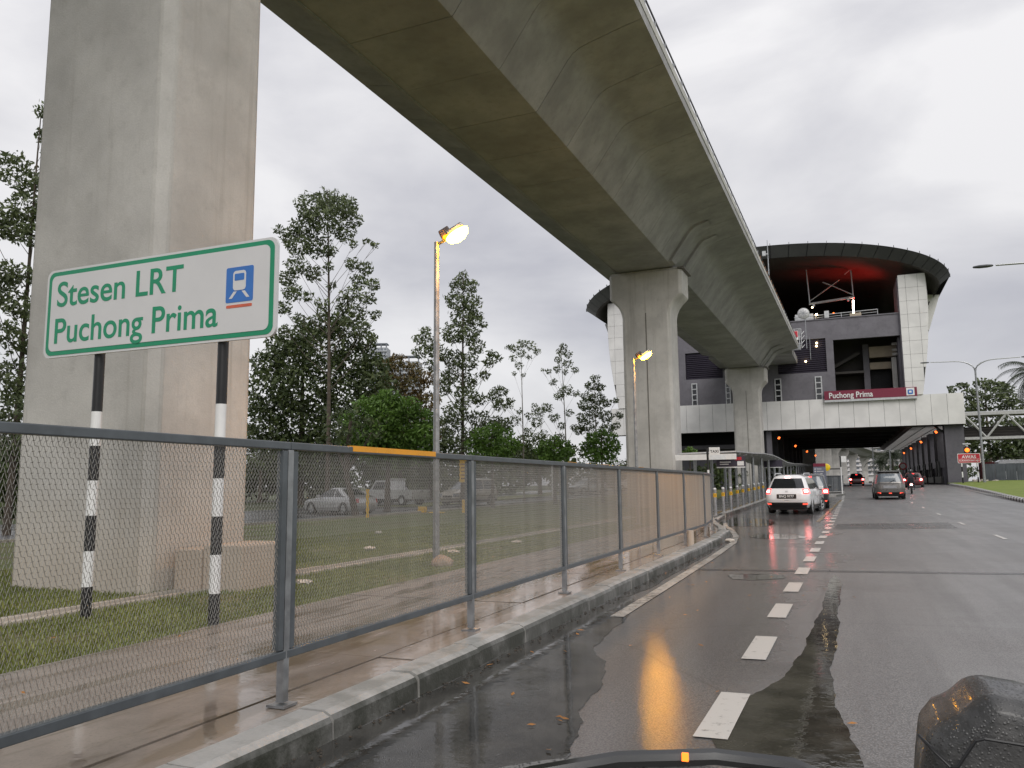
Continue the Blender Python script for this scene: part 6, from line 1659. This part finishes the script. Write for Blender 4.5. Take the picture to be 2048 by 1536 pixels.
# palms
def palm(loc, label, h, fl, nf=22, group=None, r0=.2):
    r = empty("palm_tree", loc, random.uniform(0, 6), label, "palm tree", group)
    mb = MB(); mb.tube([(0, 0, 0), (.1, 0, h * .5), (0, 0, h)], [r0 * 1.2, r0, r0 * .8], 8); mb.build("trunk", M['bark'], r, smooth=True)
    for k in range(nf):
        a = k * 2.399; el = radians(65 - 105 * (k / nf)); q = []
        mb = MB(); n = 12; p = Vector((0, 0, h)); d = el
        for i in range(n + 1):
            q.append(p.copy()); p = p + Vector((cos(a) * cos(d), sin(a) * cos(d), sin(d))) * (fl / n); d -= radians(8.5)
        mb.tube(q, [.04 * (1 - i / (n + 1)) + .006 for i in range(n + 1)], 4, False)
        sd_ = Vector((-sin(a), cos(a), 0))
        for i in range(1, n + 1):
            t = (q[i] - q[i - 1]).normalized()
            for s in (-1, 1):
                for f in (0, .5):
                    b = q[i - 1].lerp(q[i], f); ll = fl * .26 * (1 - .55 * i / n)
                    e = b + (sd_ * s * .75 + t * .55 + Vector((0, 0, -.55))) * ll
                    w = t * .035 * fl / 3
                    mb.add([b - w, b + w, e], [(0, 1, 2)])
        mb.build("frond", M['leaf_palm'], r, fix=False)
    return r
palm((20.6, 104, .9), "dark palm whose drooping fronds fill the right picture edge", 12.3, 4.6, 34)
palm((9.8, 186, .9), "dark palm beyond the station's right columns, nearer of the three far ones", 6.2, 4.4, 24, "palms beyond the station")
palm((8.2, 205, .9), "dark palm beyond the station, standing closest to the road", 5.0, 4.4, 24, "palms beyond the station")
palm((13, 200, .9), "tall dark palm beyond the station mostly behind the poles", 8.0, 4.6, 24, "palms beyond the station")

# ------------------------------------------------------------------ the camera rider's own motorcycle at the bottom
M['wetplastic'] = None
m, nt, bs = newmat("rain_beaded_plastic"); v = pos(nt, obj=True)
vo = nt.nodes.new("ShaderNodeTexVoronoi"); vo.inputs["Scale"].default_value = 330; nt.links.new(v, vo.inputs["Vector"])
drp = mrange(nt, vo.outputs["Distance"], .0, .45, 1, 0)
nt.links.new(mixc(nt, mrange(nt, noise(nt, v, 26, 5), .4, .65, 0, 1), (.032, .032, .032), (.075, .073, .071)), bs.inputs["Base Color"])
bs.inputs["Roughness"].default_value = .55; bs.inputs["Coat Weight"].default_value = .45; bs.inputs["Coat Roughness"].default_value = .12
bump(nt, bs, mth(nt, 'ADD', drp, noise(nt, v, 500, 2)), .5, .0012); bump(nt, bs, drp, .6, .0012, "Coat Normal")
M['wetplastic'] = m
own = empty("own_motorcycle", (-.05, .8, .3), 0, "rain-beaded dark front of the motorcycle the camera rides on, at the bottom edge", "motorcycle")
OO = (-.05, .8, .3)
gp = [(.020, 1.00), (.031, 1.12), (.038, 1.178), (.043, 1.208), (.052, 1.220), (.068, 1.229), (.083, 1.2425), (.093, 1.247), (.125, 1.243), (.165, 1.232), (.205, 1.19), (.22, 1.10), (.21, 1.00)]
bm = bmesh.new()
def ring(y, s):
    cx, cz = .12, 1.12
    s *= .93; cx = .127; cz = 1.105
    return [bm.verts.new((cx + (u - cx) * s - OO[0], y - OO[1], cz + (v - cz) * s - OO[2])) for u, v in gp]
rs_ = [ring(y, s) for y, s in ((.715, .80), (.718, .93), (.732, 1.0), (.80, 1.0), (.86, .9), (.89, .7))]
for a, b in zip(rs_[:-1], rs_[1:]):
    for k in range(len(gp)):
        j = (k + 1) % len(gp); bm.faces.new((a[k], a[j], b[j], b[k]))
bm.faces.new(rs_[0][::-1]); bm.faces.new(rs_[-1])
bmesh.ops.recalc_face_normals(bm, faces=bm.faces)
me = bpy.data.meshes.new("hand_guard"); bm.to_mesh(me); bm.free(); me.materials.append(M['wetplastic']); me.shade_smooth()
o = bpy.data.objects.new("hand_guard", me); COL.objects.link(o); o.parent = own
b_ = o.modifiers.new("b", 'BEVEL'); b_.width = .004; b_.segments = 2
s_ = o.modifiers.new("s", 'SUBSURF'); s_.levels = 2; s_.render_levels = 2; s_.subdivision_type = 'SIMPLE'
tx_ = bpy.data.textures.new("lumps", 'CLOUDS'); tx_.noise_scale = .02
d_ = o.modifiers.new("d", 'DISPLACE'); d_.texture = tx_; d_.strength = .0025; d_.mid_level = .5
mb = MB(OO); mb.tube([(.043, .722, 1.204), (.050, .711, 1.199), (.062, .708, 1.187), (.067, .707, 1.188), (.080, .707, 1.208), (.086, .707, 1.210), (.14, .707, 1.206)], [.0013] * 7, 6); mb.build("seam", M['black'], own)
mb = MB(OO); mb.tube([(.125, .70, 1.16), (.108, .70, 1.185)], .002, 5); mb.tube([(.16, .69, 1.22), (.115, .70, 1.165)], .010, 8); mb.build("lever", M['black'], own)
def ws(u, v):
    x = -.30 + .34 * u; k = (x + .13) / .17
    y = .86 - .10 * k * k - .05 * v; z = 1.148 - .012 * k * k - .16 * v
    return (x, y, z)
mb = MB(OO)
mb.tube([(-.42, .70, 1.085), (-.30, .772, 1.118), (-.22, .80, 1.1325), (-.13, .825, 1.1375), (-.06, .835, 1.134), (-.02, .835, 1.122), (.01, .83, 1.09)], [.007, .008, .008, .008, .008, .007, .006], 8)
mb.build("windscreen_trim", simple("glossy_black", (.02, .021, .02), .12, coat=.8), own, smooth=True)
mb = MB(OO); mb.grid(lambda u, v: (-.42 + .42 * u, (.72 + .10 * sin(pi * min(1, u * 1.1) * .6)) + .0 - .10 * v, 1.09 + .045 * sin(pi * (.1 + .8 * u)) - .22 * v), 16, 6); mb.build("dashboard", M['wetplastic'], own, smooth=True)
mb = MB(OO); mb.box((-.155, .805, 1.1405), (.006, .004, .007)); mb.build("indicator_lamp", M['amber'], own)
mb = MB(OO); mb.tube([(-.15, .86, .85), (.15, .86, .95), (.24, .72, 1.08)], .02, 8); mb.tube([(-.15, .86, .85), (-.15, .9, .3)], .05, 8); mb.build("handlebar", M['black'], own)

# ------------------------------------------------------------------ finish: stray leaf scraps of wet grit along the kerb foot
mb = MB()
for i in range(420):
    y = random.uniform(1.5, 22); x = -2.745 + abs(random.gauss(0, .05)); s = random.uniform(.003, .008)
    mb.box((x, y, road_z(x, y) + .012), (s * 2, s * 2.4, s), rz=random.uniform(0, 3))
o = mb.build("kerb_grit", simple('wet_grit', (.06, .05, .04), .5)); tag(o, "dark wet grit and crumbs lying along the foot of the kerb", "gravel", kind='stuff')
